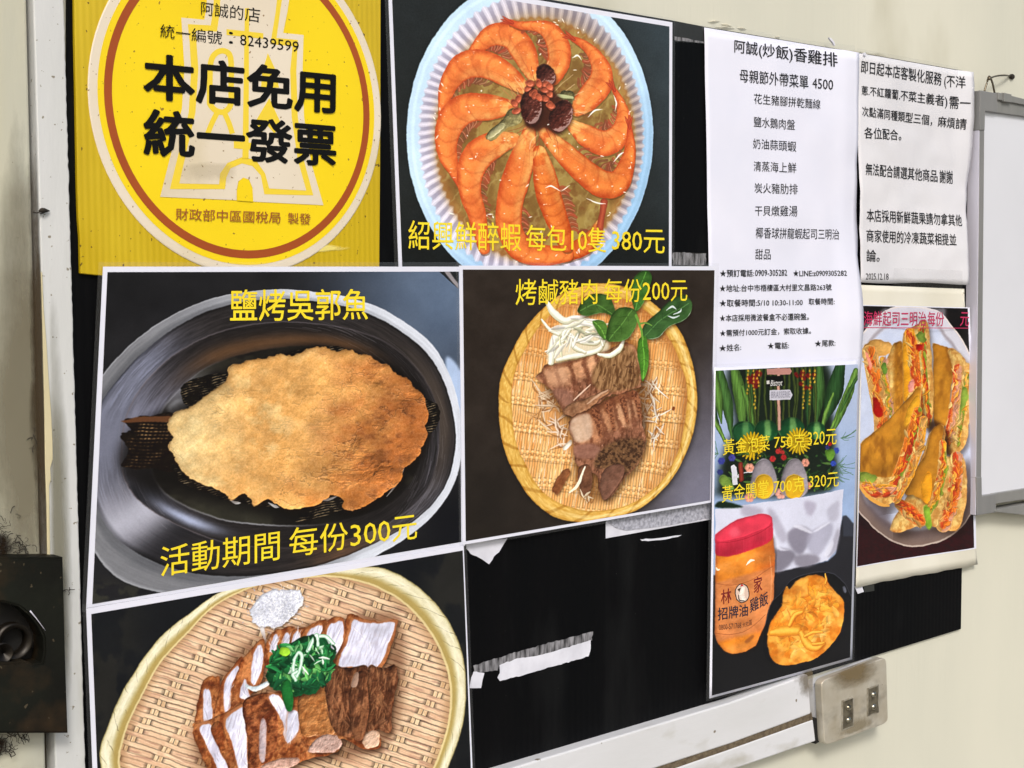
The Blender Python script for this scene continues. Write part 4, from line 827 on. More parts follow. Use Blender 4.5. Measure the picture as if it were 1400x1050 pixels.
    for pts, hw in (([(350, 382), (358, 310), (395, 258), (460, 232), (520, 250)], [9, 12, 12, 10, 4]), ([(372, 372), (420, 360), (470, 352), (520, 335), (545, 300)], [6, 9, 9, 8, 4]), ([(335, 165), (360, 205), (400, 232), (440, 222), (500, 250)], [6, 12, 11, 9, 4]), ([(315, 228), (345, 265), (375, 280)], [3, 6, 5]),
                    ([(400, 260), (440, 300), (500, 312), (530, 300)], [5, 8, 8, 4]), ([(415, 290), (430, 325), (470, 345)], [4, 8, 5]), ([(432, 260), (480, 245), (520, 270), (535, 320)], [4, 7, 8, 4]), ([(520, 352), (560, 358), (595, 335), (610, 305)], [5, 9, 9, 5]), ([(385, 330), (395, 290), (420, 262)], [4, 8, 4])):
        P.tube(np.array(pts) + (2, 4), np.array(hw) * 1.05, lambda s, d, x, y: np.broadcast_to(np.array([122, 112, 74.]), s.shape + (3,)), .45); P.tube(pts, hw, on)
    P.dabs([(365, 340), (420, 270), (520, 260)], [26, 46, 34], 34, [(250, 248, 242), (226, 226, 206), (204, 206, 176), (244, 242, 232)], 62, 5.5, 21, .85, .6, .35)
    def leaf(pts, base, dk, mid, sd, gl=.25):
        lf = lambda x, y: mix(np.array(base) * .82, base, fbm(x / 24, y / 24, sd))
        P.lump(pts, lf, np.array(dk, float), 4, .45, 9, seed=sd, gain=.9, shade=3, spec=gl)
        P.line(mid, 1.6, np.array(base) * 1.35 + 12, .7)
        mm = spline(np.array(mid, float), False, 5); 
        for i in range(2, len(mm) - 2, 3):
            d = mm[i + 1] - mm[i - 1]; d /= np.linalg.norm(d); nn = np.array([-d[1], d[0]])
            for sgn in (-1, 1): P.line([mm[i], mm[i] + (nn * sgn + d * .8) * 13, mm[i] + (nn * sgn + d) * 22], [1.1, .9, .4], np.array(base) * .6, .5, 3)
    leaf([(445, 190), (470, 150), (520, 135), (560, 150), (580, 195), (585, 225), (540, 205), (480, 215), (450, 205)], (74, 108, 52), (28, 52, 24), [(455, 195), (510, 175), (578, 215)], 3)
    leaf([(500, 235), (530, 232), (550, 250), (548, 300), (530, 290), (510, 262)], (96, 142, 62), (40, 80, 30), [(505, 238), (530, 262), (545, 295)], 4)
    leaf([(640, 110), (655, 70), (690, 52), (712, 75), (700, 120), (680, 170), (655, 200), (640, 160)], (72, 120, 52), (34, 70, 26), [(690, 60), (668, 120), (652, 195)], 5)
    leaf([(690, 240), (730, 205), (770, 165), (820, 140), (855, 165), (850, 205), (820, 235), (770, 255), (740, 290), (700, 300), (675, 280)], (66, 102, 56), (26, 50, 28), [(690, 285), (750, 225), (845, 170)], 6, .6)
    leaf([(548, 298), (560, 230), (590, 190), (640, 188), (660, 215), (652, 260), (620, 300), (575, 308)], (78, 114, 54), (30, 56, 26), [(640, 195), (600, 250), (560, 300)], 7)
    leaf([(665, 300), (690, 290), (700, 340), (698, 400), (680, 450), (668, 400), (660, 350)], (92, 146, 56), (40, 88, 28), [(678, 300), (684, 370), (682, 440)], 8, .5)
    P.line([(655, 215), (672, 260), (680, 300)], [5, 4, 4], (110, 156, 70), 1); P.line([(665, 245), (690, 240), (712, 250)], [3, 3, 2], (110, 150, 70), 1)
    for p in ([(765, 195), (785, 180), (800, 190)], [(790, 210), (812, 200), (818, 188)], [(770, 215), (790, 222), (810, 215)]): P.line(p, [1, 3.5, 1], (226, 236, 244), .85)
    P.c = P.c * .96 + 7
    return P.image('pork_print')

def paint_basket(q):
    P = Print(q); P.zoom(100, 730, 2.5); X, Y = P.ZX, P.ZY
    P.c = mix((19, 22, 28), (30, 32, 34), fbm(X / 130, Y / 130, 3)); P.c = mix(P.c, (52, 50, 44), sm(.5, .62, fbm(X / 120, Y / 160, 14)) * .55 * (sm(1150, 1250, X) + sm(350, 100, X)))
    O = [(92, 780), (118, 655), (160, 555), (222, 450), (300, 350), (400, 268), (500, 200), (640, 150), (780, 120), (930, 112), (1050, 115), (1150, 160), (1230, 228), (1290, 310), (1330, 410), (1343, 520), (1332, 650), (1292, 770), (1230, 900), (1080, 1080), (850, 1200), (600, 1230), (350, 1150), (170, 1000)]
    I = [(162, 800), (176, 690), (228, 570), (300, 440), (400, 330), (480, 250), (600, 188), (720, 160), (850, 148), (980, 163), (1100, 218), (1180, 288), (1242, 380), (1280, 480), (1286, 600), (1252, 740), (1190, 860), (1050, 1000), (850, 1100), (600, 1140), (380, 1080), (220, 950)]
    c = (720, 600); ro, A = P.polar(c, O); ri, _ = P.polar(c, I); e = lambda r: sm(.004, -.004, r - 1)
    t = np.clip((ri - 1) / np.maximum(ri / ro - 1, .02), 0, 1); n = fbm(A * 26, t * 3, 6)
    rim = mix((194, 188, 148), (230, 225, 196), n); rim = mix(rim, (168, 146, 84), sm(.55, .25, t) * .85)
    tw = np.abs((A * 9 - t * 1.7 + fbm(A * 4, t, 4) * .9) % 1 - .5) * 2; rim = mix(rim, (92, 84, 60), sm(.93, .985, tw) * .75 * sm(.25, .5, t) * sm(.3, .5, vn(A * 7, t * 2, 3))); rim = mix(rim, (246, 242, 222), sm(.45, .62, t) * sm(.95, .75, t) * (.25 + .6 * vn(A * 20 - t * 4, t * 14, 7)))
    rim = mix(rim, (132, 118, 70), sm(.9, 1, t) * .7 + sm(.12, 0, t) * .5)
    P.over(e(ro), rim); P.over(sm(.012, .004, abs(ri - 1.006)), (222, 206, 158), .9)
    a = .33; u = X * math.cos(a) + Y * math.sin(a) + 14 * fbm(X / 300, Y / 300, 4); v = -X * math.sin(a) + Y * math.cos(a) + 10 * fbm(X / 200, Y / 200, 8)
    row = np.floor(v / 18.5); off = row * .056; cross = (row % 2) < .5
    fv = v / 18.5 - row; fu = (u / 126 + off) % 1; n = vn(u / 34, v / 1.5, 3) * .55 + vn(u / 10, v / 3.2, 5) * .45
    tone = h2(row, np.floor(u / 126 + off), 5); cc = mix((210, 170, 140), (240, 216, 184), tone * .55 + n * .5); cc = mix(cc, (166, 126, 112), sm(.6, .9, vn(u / 50, v / 4, 33)) * .5)
    cc = mix(cc, (250, 232, 200), sm(.62, .9, vn(u / 40, v / 2.4, 19)) * .6); cc = cc * (1 - .40 * sm(.20, 0, np.minimum(fv, 1 - fv)) * (.4 + tone))[..., None]
    s1 = (abs(fu - .07) < .050) | (abs(fu - .20) < .050); nn = vn(u / 3, v / 12, 9); s1 = s1 & cross; cc = np.where(s1[..., None], mix((204, 168, 130), (240, 220, 186), nn), cc)
    ed = sm(.018, .004, np.minimum.reduce([abs(fu - .015), abs(fu - .14), abs(fu - .265)])); cc = cc * (1 - .5 * ed * cross)[..., None]
    cc = cc * (1 - .30 * cross * (sm(.36, .27, fu) * sm(.26, .28, fu) + sm(.90, 1.0, fu)))[..., None]
    P.over(e(ri), cc); P.over(e(ri) * sm(.93, 1.0, ri), (150, 112, 74), .45)
    rg = np.random.default_rng(4)
    P.lump([(606, 270), (618, 232), (655, 205), (700, 190), (760, 188), (782, 205), (778, 250), (740, 290), (700, 318), (640, 315), (612, 300)], (222, 226, 240), (172, 176, 192), 3, 1.0, 3, seed=3, gain=.8, jag=4, shade=2)
    for k in range(420):
        p = np.array([695 + rg.normal() * 46, 252 + rg.normal() * 34]); P.line([p, p + rg.normal(size=2) * 2, p + rg.normal(size=2) * 3], 1.0, [(246, 248, 255), (176, 180, 200)][k % 2], .7, 1)
    P.lump([(636, 318), (652, 322), (660, 370), (648, 352)], (230, 228, 232), None, 2)
    P.poly([(410, 690), (480, 480), (640, 350), (960, 280), (1120, 300), (1090, 700), (800, 790), (480, 850)], (90, 54, 34), .55, True, 8)
    wh = lambda x, y: mix((220, 222, 242), (184, 180, 200), sm(.4, .8, vn(x / 5 + y / 14, y / 40 - x / 30, 6)) * .6)
    bn = lambda x, y: mix(mix((132, 74, 42), (186, 124, 78), sm(.35, .65, fbm(x / 22, y / 40, 5))), (96, 50, 30), sm(.55, .75, fbm(x / 16, y / 16, 6)) * .6)
    def Wh(pts, sd):
        q_ = np.array(pts, float); m_ = q_.mean(0); P.poly(m_ + (q_ - m_) * 1.10, (176, 122, 88), .75, True, 1.6)
        P.lump(pts, wh, (214, 196, 196), 1.5, .3, 6, seed=sd, gain=.4, jag=1.6)
        i_ = np.argsort(q_[:, 1]); P.dabs([q_[i_[0]] * .8 + m_ * .2, m_, q_[i_[-1]] * .8 + m_ * .2], 10, 10, [(238, 238, 250), (200, 196, 214), (228, 224, 240)], 34, 2.2, sd, .55, .15, 0)
    def slab(o, inner, sd, j=2.5):
        P.lump(o, bn, (92, 46, 26), 2, .8, 6, seed=sd, gain=1.0, shade=3, jag=j)
        if inner: Wh(inner, sd + 1)
    slab([(415, 640), (432, 540), (452, 495), (485, 486), (500, 500), (505, 640), (480, 720), (440, 700)], [(444, 550), (455, 530), (468, 545), (474, 620), (466, 690), (446, 670)], 1)
    slab([(480, 640), (500, 520), (540, 460), (580, 420), (590, 470), (560, 600), (500, 680)], [(515, 600), (520, 500), (560, 452), (566, 470), (540, 520), (530, 600)], 3)
    slab([(540, 600), (560, 470), (600, 400), (640, 362), (655, 380), (650, 480), (600, 560)], [(608, 500), (614, 420), (632, 380), (648, 392), (646, 460), (622, 512)], 5)
    Wh([(570, 560), (575, 520), (590, 500), (600, 560)], 4)
    slab([(650, 440), (665, 360), (700, 325), (760, 322), (760, 420), (700, 450)], [(672, 400), (685, 350), (700, 345), (692, 400)], 7)
    Wh([(718, 390), (722, 345), (738, 340), (735, 385)], 8)
    slab([(735, 400), (750, 330), (790, 320), (850, 300), (850, 400), (760, 430)], [(742, 390), (756, 340), (772, 334), (768, 390)], 9)
    slab([(775, 420), (785, 335), (820, 312), (870, 300), (880, 420)], [(790, 400), (798, 342), (845, 312), (850, 350), (830, 410)], 11)
    slab([(840, 420), (850, 330), (868, 292), (925, 298), (930, 450)], [(862, 400), (870, 320), (890, 305), (922, 305), (918, 380), (880, 430)], 13)
    slab([(895, 450), (925, 360), (935, 285), (962, 275), (1000, 292), (1060, 300), (1106, 290), (1104, 320), (1060, 450), (1000, 480)], None, 15)
    Wh([(905, 448), (940, 360), (955, 298), (990, 300), (1030, 306), (1094, 300), (1090, 340), (1050, 440), (1002, 476), (960, 456)], 16)
    # lower slab: dark skin on the right, pale cut faces on the left
    P.lump([(410, 665), (450, 640), (520, 608), (580, 575), (640, 550), (700, 540), (760, 545), (830, 600), (900, 640), (1010, 690), (1050, 700), (1045, 730), (990, 735), (920, 700), (900, 745), (800, 770), (740, 790), (640, 800), (520, 900), (470, 830)], bn, (80, 40, 24), 4, .9, 8, seed=21, gain=1.3, shade=5, jag=3)
    Wh([(432, 665), (470, 655), (500, 740), (540, 820), (545, 900), (500, 900), (490, 800), (455, 720)], 22)
    P.lump([(470, 660), (500, 640), (520, 700), (560, 800), (600, 900), (540, 900), (530, 800), (480, 700)], bn, (80, 40, 24), 3, .9, 6, seed=23, gain=1.4, shade=2, jag=2)
    Wh([(520, 640), (580, 592), (594, 640), (592, 720), (600, 860), (570, 820), (545, 720)], 24)
    P.lump([(580, 580), (640, 545), (690, 560), (700, 640), (690, 740), (640, 800), (600, 830), (596, 700)], lambda x, y: mix((96, 50, 30), (166, 104, 66), sm(.3, .7, fbm(x / 20, y / 18, 25))), (70, 36, 22), 4, .8, 7, seed=25, gain=1.6, jag=2)
    Wh([(668, 560), (700, 550), (730, 590), (768, 620), (760, 690), (726, 710), (715, 640)], 26)
    Wh([(735, 610), (765, 608), (772, 660), (740, 710), (728, 700)], 27)
    P.lump([(640, 640), (660, 650), (655, 770), (636, 760)], wh, (170, 130, 110), 2, .6, 6, seed=28, a=.7)
    P.lump([(770, 560), (850, 500), (870, 480), (880, 600), (900, 680), (840, 690), (780, 680)], lambda x, y: mix((130, 80, 44), (196, 142, 92), fbm(x / 14, y / 14, 29)), (100, 60, 34), 4, .9, 6, seed=29, gain=1.6, jag=2, spec=.2)
    dk = lambda x, y: mix(mix((92, 58, 40), (150, 104, 74), sm(.3, .7, fbm(x / 9 + y / 60, y / 40, 34))), (70, 42, 28), sm(.5, .75, fbm(x / 30, y / 30, 35)) * .7)
    P.lump([(855, 460), (880, 448), (940, 458), (1005, 455), (1010, 560), (1000, 640), (960, 690), (900, 680), (870, 600)], dk, (58, 32, 20), 5, 1.0, 8, seed=33, gain=1.5, shade=3, jag=2)
    P.lump([(1005, 470), (1020, 447), (1060, 460), (1100, 448), (1106, 500), (1090, 620), (1085, 680), (1040, 672), (1000, 670), (1006, 560)], dk, (58, 32, 20), 5, 1.0, 8, seed=35, gain=1.5, shade=4, jag=3)
    P.dabs([(900, 480), (910, 560), (930, 670)], 44, 60, [(84, 52, 34), (150, 106, 76), (112, 74, 52)], 40, 3.4, 8, .5, .25, 0); P.dabs([(1050, 470), (1046, 560), (1040, 660)], 40, 60, [(84, 52, 34), (156, 112, 80), (104, 66, 46)], 34, 3.6, 9, .5, .4, 0)
    P.lump([(945, 540), (975, 470), (1000, 480), (1010, 600), (990, 700), (960, 700), (945, 620)], dk, (70, 40, 26), 5, .8, 8, seed=37, gain=1.3, shade=3)
    P.lump([(950, 520), (960, 480), (975, 475), (970, 520)], (186, 158, 142), None, 3, a=.8)
    P.lump([(800, 740), (830, 700), (880, 685), (912, 700), (918, 720), (890, 745), (820, 748)], (206, 176, 166), (150, 104, 84), 3, 1.0, 4, seed=38, gain=1.4, jag=2, shade=2)
    P.lump([(990, 705), (1010, 675), (1046, 680), (1042, 722), (1000, 735)], (220, 190, 168), (164, 110, 76), 3, .8, 5, seed=39, gain=1.2, jag=2)
    P.lump([(640, 795), (700, 770), (770, 765), (760, 790), (700, 810)], (206, 170, 156), (120, 80, 60), 3, 1.0, 5, seed=41, gain=1.2, jag=2)
    P.lump([(588, 515), (620, 520), (665, 502), (668, 515), (630, 536), (595, 528)], (214, 226, 236), (150, 170, 176), 3, .4, 5, seed=44, jag=1.5)
    # spring onion
    P.lump([(664, 500), (676, 430), (720, 380), (790, 352), (850, 356), (892, 395), (892, 440), (850, 500), (830, 540), (770, 556), (700, 540)], (22, 74, 44), (10, 44, 26), 4, .8, 8, seed=5, shade=4, jag=5)
    P.dabs([(690, 470), (770, 450), (870, 440)], [50, 84, 60], 190, [(30, 98, 56), (58, 142, 80), (18, 70, 42), (44, 122, 70), (104, 172, 98), (30, 92, 58)], 34, 8, 3, .95, 1.6, .6)
    P.dabs([(740, 440), (790, 420), (850, 400)], [40, 50, 36], 26, [(130, 190, 130), (190, 226, 196), (90, 160, 90), (214, 236, 220)], 26, 4.5, 4, .9, 1.6, .4)
    for p in ([(755, 430), (770, 405), (782, 420), (776, 460), (760, 490), (752, 460), (756, 432)], [(760, 500), (750, 480), (765, 470)], [(800, 400), (820, 360), (860, 350), (890, 375)], [(805, 395), (830, 345), (836, 380)]): P.tube(p, 6.5, lambda s, q_, x, y: mix((222, 240, 232), (120, 178, 140), sm(.3, 1, abs(q_))), .95)
    P.lump([(704, 405), (712, 388), (735, 390), (742, 405), (728, 418), (708, 412)], (156, 206, 66), (84, 140, 30), 3, .3, 5, shade=1)
    P.lump([(715, 510), (735, 500), (752, 560), (748, 600), (730, 602), (716, 560)], (36, 110, 54), (14, 60, 30), 3, .4, 6, shade=2, spec=.2)
    P.line([(820, 345), (826, 365), (824, 395)], [2, 5, 3], (20, 66, 36), 1); P.line([(888, 380), (896, 392), (890, 408)], [3, 4, 2], (20, 60, 34), 1)
    P.c = P.c * .97 + 5
    return P.image('basket_print')

def paint_kimchi(q):
    P = Print(q, 2.6); P.zoom(960, 490, 4.773); X, Y = P.ZX, P.ZY; rg = np.random.default_rng(6)
    P.c = mix((176, 188, 214), (150, 172, 208), sm(0, 900, Y)) + ((fbm(X / 200, Y / 200, 3) - .5) * 14)[..., None]
    P.poly([(180, 40), (780, 30), (840, 300), (860, 560), (830, 860), (150, 900), (90, 820), (130, 600), (200, 420)], (24, 34, 24), .98, True, 5)
    def blade(pts, hw, g, sd): P.tube(pts, hw, lambda s, d, x, y: mix(np.array(g) * 1.12, np.array(g) * .5, np.clip(abs(d - .1) * .8 + .5 * (vn(x / 5, y / 60, sd) - .5), 0, 1)), 1, 6)
    for k, (x0, y0, x1, y1, w_) in enumerate(((90, 60, 180, 520, 34), (190, 50, 250, 480, 42), (60, 200, 130, 540, 18), (30, 330, 150, 560, 12), (290, 60, 300, 500, 34), (250, 180, 330, 540, 22), (900, 40, 790, 430, 62), (1000, 80, 830, 470, 34), (760, 60, 740, 430, 44), (960, 200, 850, 480, 26), (700, 60, 680, 460, 26), (850, 230, 770, 520, 14), (1050, 60, 900, 350, 14), (60, 80, 110, 420, 26))):
        g = [(70, 106, 56), (92, 130, 62), (48, 82, 46), (112, 150, 72)][k % 4]; mx_, my_ = (x0 + x1) / 2 + rg.normal() * 12, (y0 + y1) / 2
        blade([(x0, y0), (mx_, my_), (x1, y1)], [w_ * .55, w_, 5], g, k)
    for k in range(16):
        x0 = 290 + k * 29 + rg.normal() * 6; P.tube([(x0, 60), (x0 + rg.normal() * 10, 250), (x0 + rg.normal() * 14, 470)], [11, 10, 6], lambda s, d, x, y: mix((84, 98, 46), (30, 40, 22), np.clip(abs(d) + .4 * (vn(y / 30, x / 9, k) - .5), 0, 1)), .8)
    for k in range(24): P.lump([(x_ + rg.normal() * 3, y_ + rg.normal() * 3) for x_, y_ in ((lambda cx, cy, r: [(cx - r, cy), (cx, cy - r), (cx + r, cy), (cx, cy + r)])(rg.choice([315, 345, 640, 700]) + rg.normal() * 16, 85 + rg.random() * 120, 17))], (126, 30, 30), (50, 14, 14), 3, .8, 5, seed=k)
    for bx, n_, dx_ in ((285, 7, 0), (325, 11, 4), (360, 5, -2), (650, 11, 2), (695, 10, 1), (725, 4, 0)):
        for k in range(n_):
            cx, cy = bx + dx_ * k * .3 + rg.normal() * 3, 80 + k * 24; P.lump([(cx - 6, cy + 5), (cx, cy - 9), (cx + 6, cy + 5), (cx, cy + 10)], (226, 190, 72), (130, 96, 20), 1.2, .2, 3, gain=1.5, spec=.4)
    for (cx, cy, r) in ((262, 480, 84), (410, 470, 80), (575, 460, 86), (735, 470, 66)):
        th = np.linspace(0, 6.28, 14, endpoint=False); P.lump(np.c_[cx + r * np.cos(th), cy + r * .88 * np.sin(th)], lambda x, y: mix((28, 78, 46), (112, 160, 96), sm(.35, .95, .5 + .5 * np.sin((x - cx) / (18 + abs(y - cy) * -.06) + 1))), (14, 40, 24), 6, .3, 9, seed=int(cx))
    P.tube([(490, 60), (490, 250), (497, 460)], 10, lambda s, d, x, y: mix((206, 168, 152), (150, 112, 98), abs(d)))
    P.poly([(412, 66), (568, 62), (578, 82), (566, 104), (416, 106)], (178, 132, 124)); P.poly([(406, 118), (520, 112), (530, 178), (420, 184)], (18, 18, 18)); P.poly([(432, 208), (566, 204), (582, 236), (566, 270), (434, 272)], (192, 192, 204)); P.poly([(412, 146), (432, 145), (432, 166), (413, 168)], (200, 200, 196))
    def flower(cx, cy, r, col, n_=9, cc=(96, 60, 20)):
        for k in range(n_ * 2 if n_ > 8 else n_):
            a = k / n_ * 6.28 * (.5 if n_ > 8 else 1) + .3; P.tube([(cx, cy), (cx + r * .6 * math.cos(a), cy + r * .6 * math.sin(a)), (cx + r * math.cos(a), cy + r * math.sin(a))], [r * .1, r * .13, r * .05], lambda s, d, x, y: mix(np.array(col) * .92, np.array(col) * .55, abs(d)), 1, 4)
        P.lump([(cx + r * .22 * math.cos(a), cy + r * .22 * math.sin(a)) for a in np.linspace(0, 5.5, 7)], cc, None, 2)
    P.lump([(200, 500), (210, 440), (300, 420), (330, 520), (260, 560)], (70, 140, 90), (26, 70, 40), 8, .6, 14, seed=4, a=.35)
    flower(318, 570, 92, (238, 200, 36), 11, (150, 110, 20)); flower(620, 540, 86, (238, 202, 40), 11, (150, 110, 20)); flower(500, 600, 24, (216, 70, 60), 6); 
    for k in range(260):                                        # leaves and little blossoms along the planter
        a = rg.random(); cx = 80 + a * 860; cy = 620 + rg.random() * 240
        if cx > 760 and cy < 560: continue
        d = rg.normal(size=2) * 16; g = [(38, 66, 38), (60, 96, 52), (24, 44, 28), (92, 128, 66)][k % 4]
        if 180 < cx < 830: P.tube([(cx, cy) - d, (cx, cy), (cx, cy) + d], [2, 9, 2], lambda s, q_, x, y: mix(g, np.array(g) * .6, abs(q_)), .95, 3)
    for cx, cy, r, col in ((182, 648, 26, (84, 84, 176)), (112, 668, 24, (70, 78, 170)), (104, 740, 20, (58, 64, 130)), (300, 715, 34, (238, 168, 146)), (666, 680, 28, (232, 160, 140)), (300, 905, 36, (234, 158, 138)), (505, 880, 38, (238, 176, 160)), (684, 830, 26, (232, 156, 130)), (452, 655, 22, (206, 56, 60)), (486, 606, 18, (214, 64, 62)), (524, 645, 20, (200, 50, 52)), (518, 612, 14, (214, 64, 62)), (870, 600, 20, (64, 86, 190)), (852, 685, 20, (60, 84, 190)), (812, 580, 16, (60, 60, 130)), (828, 556, 14, (200, 50, 46))):
        for k in range(6):
            a = k * 1.05; P.lump([(cx + r * .55 * math.cos(a) + r * .45 * math.cos(b), cy + r * .55 * math.sin(a) + r * .45 * math.sin(b)) for b in np.linspace(0, 5.2, 6)], col, np.array(col) * .6, 2, .3, 4, seed=k)
    P.poly([(176, 704), (196, 692), (214, 712), (222, 820), (188, 824)], (214, 216, 226)); P.poly([(190, 770), (236, 762), (238, 776), (192, 784)], (206, 208, 214)); P.line([(190, 780), (250, 750), (330, 742)], 3, (206, 208, 214)); P.tube([(240, 690), (246, 790)], 14, lambda s, d, x, y: mix((150, 66, 50), (96, 36, 30), abs(d)))
    P.lump([(100, 800), (120, 755), (170, 790), (200, 850), (140, 850)], (120, 150, 70), (60, 84, 40), 4, .5, 8)
    P.lump([(800, 600), (850, 590), (862, 630), (830, 672), (806, 640)], (110, 156, 60), (56, 92, 34), 4, .4, 9)
    for k in range(34):
        s0 = [(850, 740), (900, 520), (90, 620), (880, 690)][k % 4]; a = rg.normal() * .5 + [0, -.6, 3.6, .3][k % 4]; L = 40 + rg.random() * 90
        p = [(s0[0], s0[1]), (s0[0] + L * .5 * math.cos(a), s0[1] + L * .5 * math.sin(a) + 8), (s0[0] + L * math.cos(a), s0[1] + L * math.sin(a))]; P.line(p, 2.2, (84, 118, 92), .7, 4)
    # two plain round stone-grey garden ornaments with yellow pumpkins in front
    for cx in (395, 595):
        P.lump([(cx - 88, 870), (cx - 80, 760), (cx - 44, 676), (cx, 650), (cx + 44, 676), (cx + 80, 760), (cx + 84, 870), (cx, 915)], (150, 144, 152), (92, 88, 98), 7, .4, 10, seed=int(cx), gain=.9)
        P.lump([(cx - 66, 850), (cx - 50, 780), (cx, 756), (cx + 50, 780), (cx + 64, 850), (cx + 30, 908), (cx - 34, 910)], (228, 184, 46), (160, 118, 26), 7, .25, 12, seed=int(cx) + 1, gain=.9, spec=.15)
    # planter, table, jar and bowl
    P.zoom(960, 680, 3.75); X, Y = P.ZX, P.ZY
    P.poly([(60, 60), (200, 40), (560, -10), (722, -42), (712, 120), (690, 260), (640, 322), (400, 384), (60, 400)], (208, 211, 230), 1, False)
    P.poly([(40, 400), (200, 385), (360, 385), (480, 360), (640, 325), (680, 290), (718, 95), (735, 92), (790, 150), (790, 1050), (40, 1050)], (42, 42, 48), 1, False, 1)
    P.c = mix(P.c, (26, 26, 28), (sm(420, 600, Y) * .8)[..., None][..., 0])
    P.poly([(718, 95), (735, 92), (790, 150), (790, 200), (720, 200)], (62, 66, 78), .8, False, 1)
    for (pp, col) in (([(430, 190), (470, 150), (520, 150), (560, 185), (540, 240), (500, 292), (450, 260)], (122, 118, 134)), ([(545, 180), (600, 150), (660, 130), (660, 190), (600, 290), (560, 290), (530, 240)], (164, 164, 184)), ([(360, 270), (420, 262), (475, 292), (440, 350), (370, 382)], (112, 108, 122)), ([(470, 300), (560, 290), (600, 320), (540, 355), (480, 350)], (126, 122, 136)), ([(200, 40), (300, 60), (290, 90), (200, 90)], (170, 166, 184)), ([(330, 60), (370, 80), (430, 200), (400, 230), (360, 150)], (168, 166, 184)), ([(520, 20), (580, 30), (560, 90), (530, 80)], (168, 164, 184)), ([(640, 60), (700, 20), (690, 110), (650, 120)], (176, 176, 194)), ([(640, 300), (690, 160), (700, 200), (680, 280)], (160, 158, 174))): P.poly(pp, col, .8, True, 2.2)
    for (pp, col) in (([(460, 145), (500, 142), (560, 180), (530, 178)], (222, 224, 240)), ([(560, 178), (620, 140), (655, 125), (600, 165)], (224, 226, 242)), ([(620, 300), (660, 220), (670, 240), (650, 290)], (214, 216, 232)), ([(360, 160), (390, 250), (440, 270), (380, 262)], (216, 218, 236))): P.poly(pp, col, .8, True, 1)
    P.poly([(60, 48), (80, 20), (150, 30), (200, 50), (120, 55)], (22, 40, 26), 1, True, 1)
    jb = [(62, 270), (150, 290), (250, 262), (357, 190), (368, 300), (364, 430), (362, 530), (330, 620), (300, 690), (270, 760), (215, 790), (150, 802), (105, 785), (70, 740), (60, 690)]
    def jar(x, y):
        u = (x - 60) / 300; v_ = y + (x - 60) * .28; c_ = mix((236, 146, 52), (198, 104, 48), sm(.5, 1.1, u) + sm(.1, -.05, u)); c_ = mix(c_, (204, 132, 84), sm(425, 450, v_) * sm(765, 735, v_) * .9); c_ = mix(c_, (232, 158, 84), sm(330, 360, v_) * sm(430, 390, v_) * .5 * fbm(x / 60, y / 30, 3) * 1.6); c_ = mix(c_, (206, 140, 80), sm(765, 800, v_) * .5)
        return c_ + ((fbm(x / 40, y / 24, 5) - .5) * 24)[..., None]
    P.lump(jb, jar, (120, 58, 26), 4, .35, 12, seed=4, sp=False, gain=.7, shade=3)
    P.line([(66, 360), (74, 370), (84, 366)], [2, 5, 2], (255, 240, 220), .9); P.line([(222, 345), (240, 325), (262, 322)], [2, 7, 2], (255, 246, 236), .9); P.line([(340, 300), (350, 420), (345, 560)], [1, 3, 1], (232, 170, 120), .6)
    P.line([(64, 440), (150, 448), (250, 420), (356, 350)], 1.6, (150, 84, 50), .6); P.line([(66, 695), (150, 702), (240, 670), (320, 600)], 1.6, (140, 76, 46), .6); P.poly([(214, 738), (240, 712), (262, 702), (256, 720), (228, 746)], (140, 84, 48), .7, True, 1)
    P.lump([(60, 205), (72, 180), (160, 120), (250, 92), (310, 84), (350, 98), (356, 130), (356, 200), (330, 232), (250, 268), (150, 298), (90, 300), (62, 288)], lambda x, y: mix((206, 58, 80), (170, 40, 62), sm(180, 320, y + (x - 60) * .3 - 30)) + ((vn(x * .35, y / 40, 3) - .5) * 10)[..., None], (140, 24, 44), 5, .12, 12, gain=.7, sp=True)
    P.lump([(62, 200), (84, 170), (170, 118), (250, 92), (310, 84), (348, 100), (340, 140), (280, 172), (180, 206), (100, 222), (66, 218)], (216, 66, 88), (184, 48, 70), 4, .1, 14, gain=.6); P.poly([(130, 175), (165, 150), (190, 185), (150, 205)], (240, 110, 130), .6, True, 2); P.line([(70, 232), (160, 225), (280, 185), (350, 140)], 1.4, (140, 22, 44), .6)
    bo = [(320, 640), (350, 540), (405, 480), (440, 430), (520, 396), (640, 385), (720, 430), (760, 500), (758, 600), (720, 700), (650, 790), (550, 850), (440, 866), (350, 850), (310, 780)]
    P.lump(bo, (26, 26, 30), (12, 12, 14), 5, .2, 10, gain=.9); P.line([(318, 650), (350, 545), (405, 482), (445, 428), (520, 394), (640, 383), (720, 428), (762, 502)], 2, (74, 76, 86), .7); P.lump([(718, 460), (730, 455), (738, 478), (728, 490)], (150, 156, 176), None, 2, a=.7)
    km = lambda x, y: mix(mix((218, 132, 40), (244, 180, 84), sm(.3, .7, fbm(x / 40, y / 40, 5, 3))), (206, 120, 40), sm(.5, .75, fbm(x / 60, y / 40, 15, 2)) * .5)
    P.lump([(330, 720), (345, 640), (400, 560), (410, 490), (430, 455), (445, 470), (480, 425), (540, 400), (610, 402), (640, 430), (680, 480), (722, 530), (720, 640), (680, 730), (600, 810), (500, 850), (400, 855), (345, 820)], km, (196, 116, 36), 3, .6, 16, seed=9, gain=1.0, jag=1.2, spec=.1)
